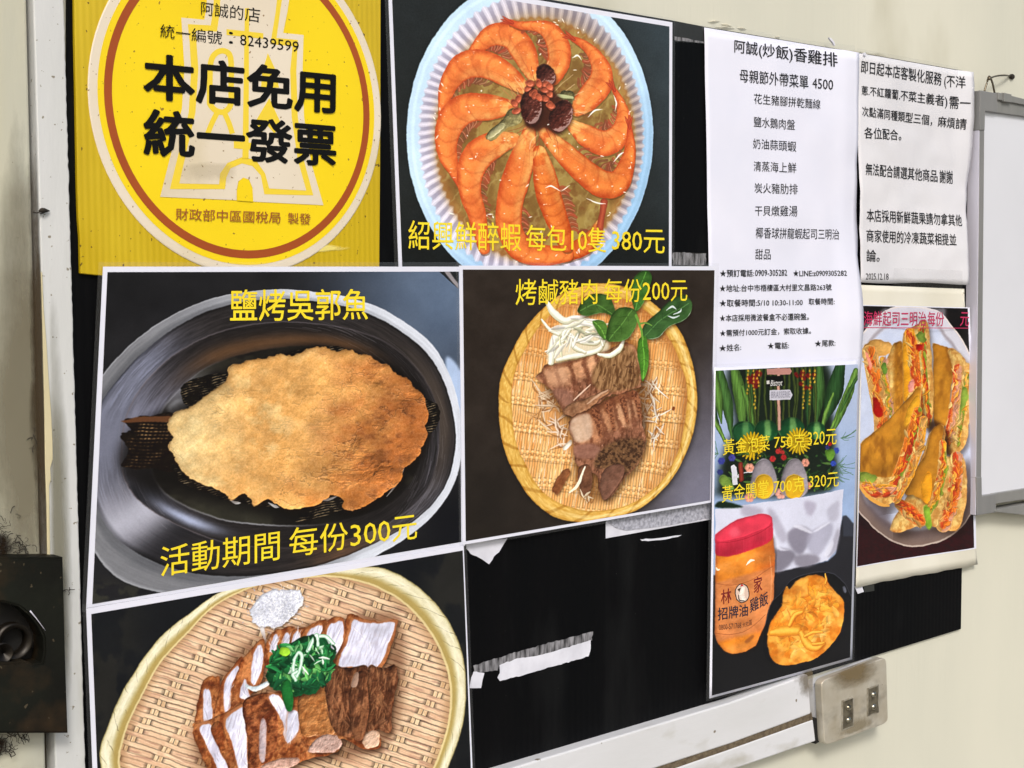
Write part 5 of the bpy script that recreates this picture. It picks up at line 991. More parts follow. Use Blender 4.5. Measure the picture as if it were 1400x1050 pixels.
    for k in range(26):
        p = np.array([540 + rg.normal() * 90, 600 + rg.normal() * 90]); a = rg.random() * 6.28; L = 14 + rg.random() * 26; d = np.array([math.cos(a), math.sin(a)]) * L; cc = np.array([(244, 170, 70), (232, 146, 44), (250, 196, 104), (206, 110, 32)][k % 4], float)
        if np.hypot((p[0] - 540) / 150, (p[1] - 620) / 160) > 1 or p[0] > 690 or p[1] - 560 > (p[0] - 380) * 3 and p[0] < 380: continue
        P.tube([p - d + 3, p + rg.normal(size=2) * 8 + 3, p + d + 3], [2, 4, 2], lambda s, q_, x, y: np.broadcast_to(np.array([176, 84, 20.]), s.shape + (3,)), .4, 4); P.tube([p - d, p + rg.normal(size=2) * 8, p + d], [3, 9, 3], lambda s, q_, x, y: mix(cc, cc * .85, abs(q_)), .45, 4)
    P.dabs([(400, 740), (540, 600), (660, 520)], [90, 130, 70], 120, [(232, 150, 48), (246, 186, 84), (214, 128, 38), (240, 170, 64), (250, 206, 120)], 40, 12, 5, .45, 1.2, 0)
    yb = lambda s, d, x, y: mix((246, 196, 88), (214, 140, 44), sm(.1, 1, abs(d)) + .2 * (fbm(x / 8, y / 8, 2) - .5))
    for pts, hw in (([(350, 690), (410, 682), (480, 682)], [16, 26, 22]), ([(440, 655), (470, 600), (505, 585)], [10, 13, 9]), ([(500, 690), (530, 745), (580, 770), (620, 745)], [12, 20, 16, 8]), ([(520, 710), (560, 690), (610, 690)], [8, 10, 5]), ([(560, 750), (600, 748), (620, 740)], [5, 7, 4]), ([(628, 390), (632, 420), (628, 440)], [3, 5, 5])):
        P.tube(np.array(pts) + 4, np.array(hw) * 1.05, lambda s, d, x, y: np.broadcast_to(np.array([180, 92, 24.]), s.shape + (3,)), .5); P.tube(pts, hw, yb)
    # label roundel: a plain cook's-bird drawing in a circle
    th = np.linspace(0, 6.28, 20, endpoint=False); P.poly(np.c_[200 + 38 * np.cos(th), 490 + 50 * np.sin(th)], (30, 24, 24), 1, True); P.poly(np.c_[200 + 34 * np.cos(th), 490 + 46 * np.sin(th)], (214, 190, 176), 1, True)
    P.lump([(188, 470), (200, 448), (214, 462), (212, 500), (222, 520), (200, 530), (184, 510)], (240, 232, 224), (150, 120, 100), 2); P.poly([(190, 455), (200, 440), (208, 455)], (190, 40, 40)); P.poly([(176, 470), (192, 462), (188, 484)], (60, 44, 30)); P.line([(180, 500), (186, 526), (210, 530)], 2, (40, 30, 30))
    P.c = P.c * .96 + 6
    return P.image('kimchi_print')

def paint_sandwich(q):
    P = Print(q, 2.6); P.zoom(1160, 410, 5.526); X, Y = P.ZX, P.ZY; rg = np.random.default_rng(9)
    P.c = mix((14, 14, 16), (34, 30, 30), fbm(X / 60, Y / 60, 3)); P.c = mix(P.c, (52, 22, 26), sm(1500, 1800, Y) * (.4 + fbm(X / 18, Y / 14, 5)))
    O = [(60, 300), (300, 62), (640, 70), (760, 190), (850, 320), (900, 450), (960, 800), (975, 1200), (960, 1420), (900, 1600), (780, 1760), (600, 1850), (420, 1860), (240, 1770), (120, 1660), (40, 1560), (-40, 1200), (-60, 700)]
    P.poly(O, (150, 130, 122), 1, True); ro, A = P.polar((460, 960), O)
    P.over(sm(.004, -.004, ro - 1), mix((206, 208, 222), (120, 100, 92), sm(900, 1750, Y)), .95); P.over(sm(.012, .002, abs(ro - .992)), (226, 214, 204), .7)
    for k, (x, y) in enumerate(((690, 1690),)): P.line([(630, 1690 - 0), (700, 1760)], 2.5, (70, 56, 52), .8)
    P.over(sm(.90, .84, ro), mix((186, 196, 222), (206, 214, 234), fbm(X / 100, Y / 100, 3)), 1); P.over(sm(.03, .0, abs(ro - .885)), (110, 96, 100), .45); P.over(sm(.86, .96, ro) * sm(1.0, .97, ro) * sm(900, 1500, Y), (126, 108, 100), .7)
    P.poly([(100, 1450), (300, 1560), (330, 1700), (600, 1760), (800, 1600), (860, 1200), (900, 1300), (860, 1640), (600, 1790), (330, 1760), (150, 1600)], (96, 86, 92), .8, True, 5)
    if True: P.poly([(90, 200), (250, 62), (720, 62), (720, 212), (100, 214)], (196, 194, 206), .5, False, 2)
    toast = lambda x, y: mix(mix((160, 106, 34), (204, 146, 52), fbm(x / 60 + y / 200, y / 90, 4)), (122, 76, 26), sm(.45, .8, fbm(x / 50, y / 110, 8, 3)) * .6)
    bread = lambda x, y: mix((222, 192, 122), (190, 142, 76), sm(.3, .7, fbm(x / 26, y / 40, 5)))
    def fill(pts, hw, cols, sd):
        def fn(s, d, x, y):
            n_ = fbm(x / 60, y / 60, sd, 3); m_ = fbm(x / 34, y / 44, sd + 3, 3); k = (d + 1) / 2 + (n_ - .5) * 1.1
            c_ = mix(cols[0], cols[1], sm(.12, .34, k)); c_ = mix(c_, cols[2], sm(.42, .62, k) * .8); c_ = mix(c_, cols[3], sm(.66, .9, k)); c_ = mix(c_, (190, 66, 36), sm(.56, .70, m_) * .42 * sm(.1, .3, k) * sm(.9, .6, k))
            c_ = mix(c_, (224, 178, 112), sm(.72, 1.0, abs(d)) * .6); c_ = mix(c_, (250, 206, 150), sm(.72, .80, fbm(x / 14, y / 12, sd + 9, 2)) * .5)
            return c_ * (.90 + .34 * (fbm(x / 16, y / 16, sd + 5, 3) - .4))[..., None] + 4
        P.tube(pts, hw, fn, 1, 8)
        P.dabs(pts, np.array(hw) * .95, int(sum(hw) * .32), [cols[0], cols[1], cols[1], cols[2], (236, 170, 70), cols[3], (236, 200, 130)], 52, 9, sd, .75, .45, .4)
    OR, RD, YE, GR, BR_, PK = (222, 122, 46), (190, 66, 34), (232, 160, 48), (130, 150, 52), (198, 150, 86), (206, 150, 124)
    kw = dict(rough=.5, fs=9, gain=.9, jag=2)
    # back row
    P.lump([(80, 400), (120, 330), (200, 300), (300, 330), (330, 380), (250, 420), (120, 440)], (206, 160, 90), (140, 90, 40), 5, seed=2, **kw)
    P.lump([(270, 480), (300, 370), (340, 325), (400, 350), (408, 700), (400, 800), (340, 860), (300, 780), (270, 600)], lambda x, y: mix(bread(x, y), toast(x, y), sm(310, 350, x)), (110, 66, 20), 5, seed=3, shade=5, **kw)
    fill([(140, 390), (180, 600), (230, 860), (240, 1080)], [52, 60, 62, 58], [BR_, OR, RD, BR_], 11); fill([(240, 450), (265, 650), (310, 850)], [24, 32, 22], [PK, YE, GR, BR_], 12)
    P.lump([(230, 500), (255, 470), (275, 510), (270, 560), (240, 555)], (110, 150, 60), (40, 70, 24), 3, seed=8, **kw); P.lump([(110, 410), (125, 400), (160, 500), (140, 520)], (226, 170, 150), (180, 60, 40), 3, seed=9, **kw); P.lump([(160, 740), (200, 750), (240, 820), (230, 880), (180, 860)], (170, 30, 20), (110, 20, 10), 4, seed=10, **kw)
    P.lump([(396, 330), (410, 240), (450, 215), (520, 180), (560, 150), (600, 200), (620, 400), (640, 700), (630, 900), (580, 960), (440, 740), (410, 760)], bread, (140, 84, 36), 5, seed=4, shade=5, **kw)
    P.lump([(400, 330), (430, 330), (470, 500), (450, 700), (412, 760), (402, 500)], (222, 160, 42), (160, 100, 20), 5, seed=5, **kw)
    fill([(450, 250), (490, 420), (520, 640), (560, 900)], [42, 52, 50, 42], [YE, OR, RD, YE], 13); fill([(545, 230), (560, 450), (580, 700), (600, 940)], [30, 28, 26, 22], [GR, RD, YE, (214, 190, 110)], 14)
    P.lump([(505, 260), (545, 240), (580, 290), (560, 320), (520, 300)], (126, 150, 62), (44, 60, 30), 4, seed=11, **kw); P.lump([(500, 340), (530, 330), (555, 370), (520, 385)], (186, 34, 26), (120, 20, 14), 4, seed=12, spec=.4, **kw); P.lump([(450, 620), (490, 600), (490, 680), (450, 690)], (226, 160, 150), (190, 80, 60), 4, seed=13, **kw)
    P.lump([(632, 350), (640, 330), (740, 360), (760, 420), (780, 560), (760, 700), (740, 900), (700, 960), (640, 920), (640, 600)], toast, (96, 60, 20), 4, seed=6, shade=6, rough=.3, fs=14, gain=.8, jag=1.5)
    P.lump([(740, 380), (790, 370), (860, 450), (900, 540), (890, 900), (850, 1100), (770, 1160), (720, 1100), (760, 800), (780, 560)], bread, (140, 84, 36), 5, seed=7, shade=5, **kw)
    fill([(820, 520), (800, 740), (750, 980), (730, 1090)], [46, 40, 34, 26], [BR_, PK, OR, RD], 15); fill([(870, 560), (850, 780), (800, 1080)], [22, 26, 18], [YE, GR, BR_, (206, 180, 110)], 16)
    P.lump([(850, 660), (880, 670), (880, 760), (840, 820), (820, 900), (830, 760)], (128, 152, 60), (60, 84, 30), 3, seed=14, **kw)
    P.poly([(590, 930), (700, 940), (760, 1180), (640, 1100)], (50, 28, 14), .8, True, 3)
    # front row
    P.lump([(610, 1010), (690, 940), (720, 1000), (700, 1150), (760, 1180), (840, 1200), (860, 1400), (820, 1700), (720, 1740), (560, 1700), (370, 1760), (320, 1700), (480, 1400), (560, 1150)], bread, (150, 84, 40), 6, seed=8, shade=8, **kw)
    P.lump([(600, 1060), (640, 960), (700, 950), (700, 1030), (680, 1200), (650, 1400), (600, 1540), (500, 1480), (420, 1460), (480, 1300), (560, 1200)], toast, (110, 68, 22), 4, seed=9, rough=.3, fs=14, gain=.8, jag=1.5, shade=3)
    P.lump([(560, 1340), (600, 1290), (620, 1340), (610, 1500), (580, 1540), (540, 1450)], (226, 158, 40), (160, 96, 20), 4, seed=15, **kw)
    fill([(700, 1080), (690, 1300), (660, 1450), (600, 1600)], [26, 34, 32, 24], [GR, YE, RD, BR_], 17); fill([(790, 1180), (780, 1400), (740, 1560), (700, 1700)], [42, 50, 50, 52], [PK, OR, RD, BR_], 18)
    P.lump([(560, 1560), (600, 1570), (620, 1680), (600, 1740), (570, 1690)], (140, 176, 60), (80, 110, 30), 4, seed=16, **kw); fill([(380, 1540), (460, 1600), (540, 1680)], [34, 52, 36], [OR, RD, OR, BR_], 19)
    P.lump([(60, 1100), (200, 980), (330, 860), (440, 750), (520, 660), (545, 680), (540, 850), (530, 1000), (480, 1200), (400, 1440), (280, 1560), (180, 1500), (70, 1420), (40, 1280)], bread, (140, 84, 34), 6, seed=10, shade=9, **kw)
    P.lump([(60, 1100), (200, 980), (330, 860), (440, 750), (520, 660), (540, 690), (520, 800), (460, 960), (430, 1050), (400, 1180), (360, 1290), (300, 1340), (180, 1330), (70, 1290), (50, 1200)], toast, (110, 68, 22), 4, seed=11, rough=.3, fs=16, gain=.8, jag=1.2)
    P.lump([(480, 760), (530, 710), (530, 800), (490, 880), (420, 960), (430, 860)], (226, 170, 52), (176, 116, 30), 4, seed=17, **kw)
    fill([(520, 840), (480, 1000), (420, 1200), (330, 1420)], [36, 46, 48, 40], [GR, RD, YE, OR], 20); fill([(560, 900), (540, 1060), (470, 1280), (360, 1500)], [26, 34, 36, 34], [YE, BR_, OR, (214, 176, 110)], 21)
    P.lump([(60, 1300), (120, 1300), (200, 1340), (160, 1380), (120, 1400), (80, 1380)], (150, 168, 74), (70, 100, 36), 4, seed=18, **kw); fill([(110, 1400), (200, 1440), (330, 1440)], [28, 48, 40], [YE, PK, OR, RD], 22)
    P.line([(62, 1398), (130, 1480), (230, 1540), (300, 1555)], [8, 12, 12, 6], (216, 160, 80), 1)
    P.c = P.c * .95 + 8
    return P.image('sandwich_print')
# ------------------------------------------------------------------ the sheets and signs on the board
M_paper = mat('white_paper', (228, 230, 246), .5, var=(222, 225, 242), scale=20, bump=.00005, bscale=60)
M_paper2 = mat('cream_backing_paper', (226, 224, 212), .6, var=(214, 211, 196), scale=14, bump=.0007, bscale=18, bstretch=(1, 1, .3))
M_lam = mat('laminated_border', (226, 228, 243), .38, coat=.5, var=(221, 224, 239), scale=20)
M_film = film('clear_laminate', body=.02, gloss=.04)
M_tape = film('clear_tape', (240, 240, 236), .010, .03, .2)
M_ink = mat('black_ink', (20, 20, 26), .55)
M_ink2 = mat('sign_black', (7, 7, 7), .5, spec=.2)
M_yel = mat('caption_yellow', (246, 224, 36), .4, coat=.5, var=(240, 214, 30), scale=40)
M_mag = mat('caption_magenta', (196, 38, 92), .5, var=(176, 40, 84), scale=60)
M_wht = mat('caption_white', (226, 226, 226), .5)
def printmat(nm, im, coat=.32, bump=.00010): return mat(nm, (0, 0, 0), .5, coat=coat, img=im, bump=bump, bscale=24, spec=.12)

# yellow tax sign -------------------------------------------------------
z1 = zf(0, 0, 2.593)
sgn = thing('tax_exemption_sign', 'yellow corrugated plastic sign with a round white-rimmed disc, top left of the board', 'sign', tuple(at(320, 150, .004)))
M_yb = mat('yellow_corrugated', (196, 168, 8), .34, coat=.2, var=(178, 150, 4), scale=8, stretch=(1, 1, .15), wave=(95, .00011), specks=((90, 66, 10), 330, .70), dirt=((226, 200, 40), 12, (1, 1, .4), .5, .8))
M_yd = mat('disc_yellow', (238, 210, 6), .42, var=(230, 198, 4), scale=7, specks=((150, 120, 30), 420, .69), bump=.00005, bscale=80)
M_rim = mat('disc_cream', (226, 216, 198), .45, var=(216, 204, 182), scale=9, specks=((140, 116, 80), 420, .68), dirt=((200, 186, 150), 16, (1, 1, 1), .58, .8))
M_brn = mat('disc_brown', (160, 74, 18), .45, var=(150, 66, 14), scale=20)
M_emb = mat('emblem_yellow', (232, 204, 52), .45, specks=((120, 96, 40), 170, .73))
sb = [(100.5, -160), (102.5, 60), (104, 130), (106, 250), (107.5, 300), (109.5, 325), (110.5, 374), (140, 377), (330, 372), (519, 368), (520, 240), (520.5, 140), (521, -160)]
prism('corrugated_panel', sb, .0023, .0044, M_yb, sgn, bevel=.0003, seg=1)
SG = Sheet([(100, 0), (521, 0), (521, 370), (100, 370)], .0047)
pts = atn([(120.3, 104), (520.6, 154), (266, 359), (415, 356.5)], .0047)[:, [0, 2]]
Aq = np.c_[2 * pts, np.ones(4)]; sol = np.linalg.lstsq(Aq, (pts ** 2).sum(1), rcond=None)[0]; DC = sol[:2]; DR = math.sqrt(sol[2] + DC @ DC)
def disc(name, r1, y, m, parent, r0=0, n=96, thick=0.0):
    th = np.linspace(0, 2 * math.pi, n, endpoint=False); o = np.c_[DC[0] + r1 * DR * np.cos(th), np.full(n, DIST - y), DC[1] + r1 * DR * np.sin(th)]
    if thick:
        b = o.copy(); b[:, 1] += thick; c_ = np.c_[DC[0] + r1 * DR * .994 * np.cos(th), np.full(n, DIST - y - .0002), DC[1] + r1 * DR * .994 * np.sin(th)]
        return meshobj(name, np.vstack([o, b, c_]), [tuple(range(2 * n, 3 * n))[::1]] + [(i, (i + 1) % n, n + (i + 1) % n, n + i) for i in range(n)] + [(2 * n + i, 2 * n + (i + 1) % n, (i + 1) % n, i) for i in range(n)], m, parent)
    if r0:
        i_ = np.c_[DC[0] + r0 * DR * np.cos(th), np.full(n, DIST - y), DC[1] + r0 * DR * np.sin(th)]
        return meshobj(name, np.vstack([o, i_]), [(i, (i + 1) % n, n + (i + 1) % n, n + i) for i in range(n)], m, parent)
    return meshobj(name, o, [tuple(range(n))], m, parent)
disc('disc', 1.0, .0047, M_rim, sgn, thick=.0005)
disc('yellow_face', .945, .0050, M_yd, sgn)
disc('brown_ring', .907, .0051, M_brn, sgn, .859)
z5 = zf(200, 0, 3.5)
def half(a, b): return a + b
emb_o = z5([(165, 85), (275, 95), (285, 40), (290, -60), (690, -60), (672, 60), (652, 158), (750, 168), (745, 330), (752, 560), (786, 780), (845, 982), (508, 965), (506, 900), (490, 860), (462, 850), (438, 868), (430, 910), (430, 958), (64, 942), (120, 720), (168, 520), (180, 330), (172, 200)])
emb_y = z5([(196, 116), (305, 122), (318, 40), (322, -60), (655, -60), (640, 40), (620, 182), (722, 192), (715, 340), (722, 560), (752, 770), (796, 935), (562, 930), (545, 840), (505, 795), (455, 782), (400, 806), (380, 850), (374, 905), (110, 905), (150, 740), (200, 540), (212, 330), (204, 200)])
emb_w = z5([(235, 148), (335, 152), (348, 60), (352, -30), (625, -30), (615, 60), (590, 212), (696, 222), (685, 340), (692, 560), (720, 760), (762, 912), (585, 902), (565, 830), (520, 765), (455, 752), (385, 780), (350, 830), (345, 882), (155, 878), (186, 740), (232, 540), (246, 330), (238, 220)])
SG.flat('emblem_outline', emb_o, .00052, M_rim, sgn); SG.flat('emblem_band', emb_y, .00059, M_emb, sgn); SG.flat('emblem_face', emb_w, .00066, M_rim, sgn)
def band(P, hw, closed=False, n=8):
    Q = spline(np.asarray(P, float), closed, n); T = np.roll(Q, -1, 0) - np.roll(Q, 1, 0) if closed else np.gradient(Q, axis=0); T /= np.linalg.norm(T, axis=1)[:, None]; Nn = np.c_[-T[:, 1], T[:, 0]] * hw; return Q, Nn
def stroke(name, P, hw, lift, m, parent, sh, closed=False, n=8):
    Q, Nn = band(P, hw, closed, n); k = len(Q); V = sh.px(np.vstack([Q + Nn, Q - Nn]), lift)
    return meshobj(name, V, [(i, (i + 1) % k, k + (i + 1) % k, k + i) for i in range(k if closed else k - 1)], m, parent)
Zs = lambda p: z5(p)
stroke('emblem_stroke', Zs([(300, 480), (300, 420), (305, 300), (330, 255), (370, 245), (400, 280), (402, 420), (400, 500), (370, 535), (330, 530), (302, 500)]), 3.9, .00073, M_emb, sgn, SG, True)
stroke('emblem_stroke', Zs([(335, 540), (310, 590), (290, 640)]), 3.6, .00074, M_emb, sgn, SG); stroke('emblem_stroke', Zs([(370, 540), (392, 590), (408, 640)]), 3.6, .00074, M_emb, sgn, SG)
SG.flat('emblem_stroke', Zs([(468, 40), (488, 40), (486, 760), (456, 758)]), .00075, M_emb, sgn); SG.flat('emblem_stroke', Zs([(380, 140), (556, 160), (556, 186), (380, 168)]), .00076, M_emb, sgn); SG.flat('emblem_stroke', Zs([(415, 676), (500, 684), (500, 718), (415, 710)]), .00077, M_emb, sgn)
SG.flat('emblem_stroke', Zs([(578, 255), (612, 330), (632, 420), (545, 420), (552, 340)]), .00073, M_emb, sgn); SG.flat('emblem_stroke', Zs([(585, 470), (640, 590), (610, 640), (575, 600), (545, 640), (520, 580)]), .00073, M_emb, sgn)
SG.flat('emblem_arch', Zs([(430, 960), (430, 910), (440, 866), (462, 850), (488, 862), (504, 900), (508, 966)]), .00080, M_yd, sgn)
letter(SG, [("阿誠的店", z1([(710, 5), (920, 30), (918, 82), (710, 52)])), ("統一編號", z1([(565, 85), (785, 112), (783, 160), (565, 133)])), ("：", z1([(808, 112), (823, 114), (823, 157), (808, 155)])), ("82439599", z1([(848, 122), (1057, 148), (1055, 186), (848, 160)]))], M_ink2, sgn, .00084, -.008, 'small_lettering')
letter(SG, [("本店免用", z1([(510, 190), (1184, 258), (1182, 402), (510, 348)])), ("統一發票", z1([(510, 388), (1185, 445), (1185, 588), (510, 548)]))], M_ink2, sgn, .00084, .027, 'large_lettering')
letter(SG, [("財政部中區國稅局", z1([(620, 738), (992, 752), (990, 793), (620, 780)])), ("製發", z1([(1018, 754), (1098, 757), (1098, 797), (1018, 793)]))], mat('brown_ink', (150, 84, 30), .5), sgn, .00084, .004, 'brown_lettering')
SG.flat('scuff', z1([(905, 880), (960, 872), (1040, 870), (1130, 872), (1230, 868), (1320, 862), (1316, 872), (1240, 880), (1180, 885), (1110, 880), (1000, 884), (930, 892)]), .0006, M_yb, sgn) if False else None

D_scr = decal_mat('scuff_highlight', (240, 226, 130), .8, 130, (.3, 1, 1), .45, .7)
decal('scuff', z1([(860, 862), (1345, 850), (1345, 905), (860, 905)]), .00475, D_scr, sgn, None, (.6, .5))  # pale streaks: scuff marks, with tape-wrinkle highlights painted in
decal('dirt', z1([(560, 560), (900, 560), (900, 690), (560, 690)]), .00545, decal_mat('grey_finger_dirt', (176, 166, 140), .22, 60), sgn, None, (.6, .3))
M_txt = {}
def poster(name, label, cat, paper, pic, off, painter=None, bend=None, mp=None, film_px=5, edge=None, m_rest=None):
    t = thing(name, label, cat, tuple(at(*np.mean(np.asarray(paper, float), 0), off)))
    sh = Sheet(paper, off, bend)
    sh.grid('paper', paper, 0.0, mp or M_lam, t, thick=.0003)
    if painter: sh.grid('printed_picture', pic, .00012, printmat(name + '_picture', painter(pic)), t)
    if film_px:
        q = np.asarray(paper, float); c = q.mean(0); o = np.array([q[0] + (-film_px, -film_px), q[1] + (film_px * .8, -film_px), q[2] + (film_px * .8, film_px), q[3] + (-film_px, film_px)])
        n = 12; P = []; 
        for i in range(4):
            for s in np.linspace(0, 1, n, endpoint=False): P.append((q[i] * (1 - s) + q[(i + 1) % 4] * s, o[i] * (1 - s) + o[(i + 1) % 4] * s))
        k = len(P); V = np.vstack([sh.px([a for a, b in P], .0001), sh.px([b for a, b in P], -.0002), sh.px([b for a, b in P], -.00035)])
        meshobj('laminate_edge', V, [(i, (i + 1) % k, k + (i + 1) % k, k + i) for i in range(k)] + [(k + i, k + (i + 1) % k, 2 * k + (i + 1) % k, 2 * k + i) for i in range(k)], M_film, t)
    return t, sh

zA = zf(520, 0, 2.839); zF = zf(100, 350, 2.1); zP = zf(620, 350, 2.626); zB = zf(100, 730, 2.5)
t, sh = poster('shrimp_poster', 'laminated poster of orange prawns in a pale blue bowl, top centre', 'poster', [(530, -34), (919.3, 30.5), (918.2, 377), (545.5, 376)], [(535, -26), (915, 36.3), (914.3, 371), (550, 370)], .0026, paint_shrimp, film_px=5)
letter(sh, [("紹興鮮醉蝦", zA([(108, 855), (545, 866), (545, 974), (108, 968)])), ("每包10隻", zA([(565, 872), (875, 884), (875, 980), (565, 972)])), ("380元", zA([(898, 890), (1102, 893), (1102, 985), (898, 975)]))], M_yel, t, bold=.004, name='caption')
t, sh = poster('fish_poster', 'laminated poster of a golden salt-crusted fish on a steel tray, under the yellow sign', 'poster', [(141, 364.5), (629.5, 364.5), (636, 746), (118, 831.5)], [(146.8, 372), (628, 371.3), (630.5, 744 - 3), (126, 826)], .0061, paint_fish, film_px=6)
letter(sh, [("鹽烤吳郭魚", zF([(450, 97), (845, 95), (845, 182), (450, 188)]))], M_yel, t, bold=.008, name='caption')
letter(sh, [("活動期間", zF([(250, 835), (592, 787), (592, 872), (250, 922)])), ("每份300元", zF([(620, 782), (985, 735), (987, 812), (620, 866)]))], M_yel, t, bold=.002, name='caption')
t, sh = poster('pork_poster', 'laminated poster of sliced dark pork with basil leaves on a yellow basket', 'poster', [(627.8, 363), (980, 364), (972.5, 687), (632.3, 745)], [(632.6, 368.5), (976.7, 369.5), (970.6, 684), (636.6, 739.8)], .0066, paint_pork, film_px=4)
letter(sh, [("烤鹹豬肉", zP([(222, 82), (515, 85), (515, 172), (222, 177)])), ("每份200元", zP([(540, 82), (838, 80), (838, 162), (540, 168)]))], M_yel, t, bold=.002, name='caption')
t, sh = poster('roast_pork_poster', 'laminated poster of roast pork, salt and spring onion on a bamboo tray, at the bottom', 'poster', [(118, 832), (634, 746), (650, 1150), (137, 1315)], [(124.6, 839.5), (632.5, 752.5), (647, 1142), (143, 1305)], .0070, paint_basket, film_px=5)

# kimchi poster, two paper notices, sandwich print ----------------------
zk1 = zf(960, 490, 4.773); zk2 = zf(960, 680, 3.75)
tk, shk = poster('pickle_poster', 'tall laminated poster of a red-lidded pickle jar, a bowl of orange pickle and flowers', 'poster', [(972.8, 502.3), (1176.5, 492.8), (1165, 901.5), (970, 955)], [(974.8, 506.5), (1173, 498), (1162, 898.7), (973, 951)], .0072, paint_kimchi, bend=lambda u, v: .0022 * np.exp(-((u - .0) / .25) ** 2) * (1 - v) + .0008 * np.sin(u * 3.1), film_px=4)
for w_ in ([("黃金泡菜", zk1([(120, 525), (432, 498), (432, 598), (120, 632)])), ("750克", zk1([(460, 497), (665, 485), (665, 580), (460, 592)])), ("320元", zk1([(680, 472), (872, 458), (872, 560), (680, 575)]))]): letter(shk, [w_], M_yel, tk, bold=.0, name='caption')
for w_ in ([("黃金鴨掌", zk1([(115, 830), (425, 790), (425, 900), (115, 940)])), ("700克", zk1([(458, 785), (660, 768), (660, 868), (458, 885)])), ("320元", zk1([(690, 760), (886, 740), (886, 835), (690, 850)]))]): letter(shk, [w_], M_yel, tk, bold=.0, name='caption')
M_red = mat('label_red', (120, 24, 22), .5); M_lab = mat('label_dark', (32, 30, 52), .5); M_lab2 = mat('label_brown', (74, 40, 34), .5)
letter(shk, [("林", zk2([(90, 475), (142, 462), (144, 538), (92, 548)]))], M_red, tk, bold=.01, name='jar_label')
letter(shk, [("家", zk2([(258, 412), (300, 400), (302, 478), (260, 492)]))], M_red, tk, bold=.01, name='jar_label')
letter(shk, [("招牌油", zk2([(74, 566), (228, 545), (228, 606), (76, 630)])), ("雞飯", zk2([(238, 522), (330, 478), (332, 546), (240, 592)]))], M_lab, tk, bold=.01, name='jar_label')
letter(shk, [("0800-571768", zk2([(80, 652), (195, 640), (195, 668), (82, 680)])), ("大社區", zk2([(200, 640), (250, 622), (250, 652), (202, 668)]))], M_lab2, tk, bold=.0, name='jar_label')
letter(shk, [("Bistrot", zk1([(436, 142), (515, 138), (515, 176), (436, 180)]))], M_wht, tk, bold=-.01, name='little_sign', shear=.3)
letter(shk, [("BRASSERIE", zk1([(442, 216), (566, 212), (566, 254), (442, 258)]))], mat('sign_grey', (140, 138, 156), .5), tk, name='little_sign')

z3 = zf(950, 0, 2.624); zm = zf(970, 340, 6.562)
tm = thing('menu_notice', 'white paper notice listing the Mothers Day takeaway dishes, between shrimp poster and second notice', 'notice', tuple(at(1070, 270, .004)))
mb = lambda u, v: .0010 * (fbm(u * 4, v * 8, 9, 2) - .5) * 2 * (.3 + u) + .0012 * np.sin(v * 5 + u * 2) * u + .0040 * np.exp(-((u - 1.0) / .10) ** 2) * sm(.45, .8, v) * sm(1.02, .8, v) + .0010 * np.exp(-((u - .9) / .05) ** 2) + .0015 * sm(.55, .9, u) * (1 + np.sin(v * 9)) * .5
mq = [(963, 37.5), (1171, 72.5), (1174, 520), (972, 520)]
shm = Sheet(mq, .0032, mb, lambda uv: np.c_[np.where(uv[:, 0] > .99, -1.5 * np.sin(uv[:, 1] * 7) - 3 * sm(.55, .62, uv[:, 1]) * sm(.75, .62, uv[:, 1]), 0), np.zeros(len(uv))])
shm.grid('paper', mq, 0, M_paper, tm, n=36, thick=.00015)
M_mt = M_ink
letter(shm, [("阿誠(炒飯)香雞排", z3([(140, 142), (503, 190), (503, 250), (140, 195)]))], M_mt, tm, bold=.008)
letter(shm, [("母親節外帶菜單", z3([(160, 247), (402, 272), (402, 320), (160, 294)])), ("4500", z3([(417, 280), (488, 288), (487, 324), (417, 316)]))], M_mt, tm, bold=.004)
for s, q in (("花生豬腳拼乾麵線", [(210, 335), (445, 358), (445, 393), (210, 372)]), ("鹽水鵝肉盤", [(208, 418), (357, 430), (357, 467), (208, 455)]), ("奶油蒜頭蝦", [(207, 497), (362, 507), (362, 545), (207, 533)]), ("清蒸海上鮮", [(210, 578), (362, 584), (362, 622), (210, 614)]), ("炭火豬肋排", [(213, 656), (367, 660), (367, 698), (213, 692)]),
             ("干貝燉雞湯", [(216, 738), (366, 738), (366, 777), (216, 774)]), ("椰香球拼龍蝦起司三明治", [(219, 815), (518, 822), (518, 860), (219, 855)]), ("甜品", [(218, 893), (275, 893), (275, 931), (218, 931)])): letter(shm, [(s, z3(q))], M_mt, tm, bold=0)
for ws in ([("★預訂電話:", [(92, 188), (402, 188), (402, 250), (92, 254)]), ("0909-305282", [(412, 190), (702, 188), (702, 242), (412, 246)]), ("★LINE:z0909305282", [(760, 190), (1214, 188), (1214, 243), (760, 248)])], [("★地址:台中市梧棲區大村里文昌路263號", [(90, 324), (1088, 316), (1088, 374), (90, 388)])], [("★取餐時間:5/10 10:30-11:00", [(90, 456), (842, 450), (842, 510), (90, 522)]), ("取餐時間:", [(892, 446), (1108, 442), (1108, 502), (892, 504)])],
           [("★本店採用微波餐盒不必還碗盤。", [(90, 592), (892, 578), (892, 640), (90, 655)])], [("★需預付1000元訂金，索取收據。", [(90, 728), (905, 706), (905, 765), (90, 790)])], [("★姓名:", [(84, 860), (285, 854), (285, 912), (84, 925)]), ("★電話:", [(526, 842), (712, 838), (712, 895), (526, 903)]), ("★尾款:", [(936, 820), (1112, 816), (1112, 872), (936, 882)])]):
    for s, q in ws: letter(shm, [(s, zm(q))], M_mt, tm, bold=.010)

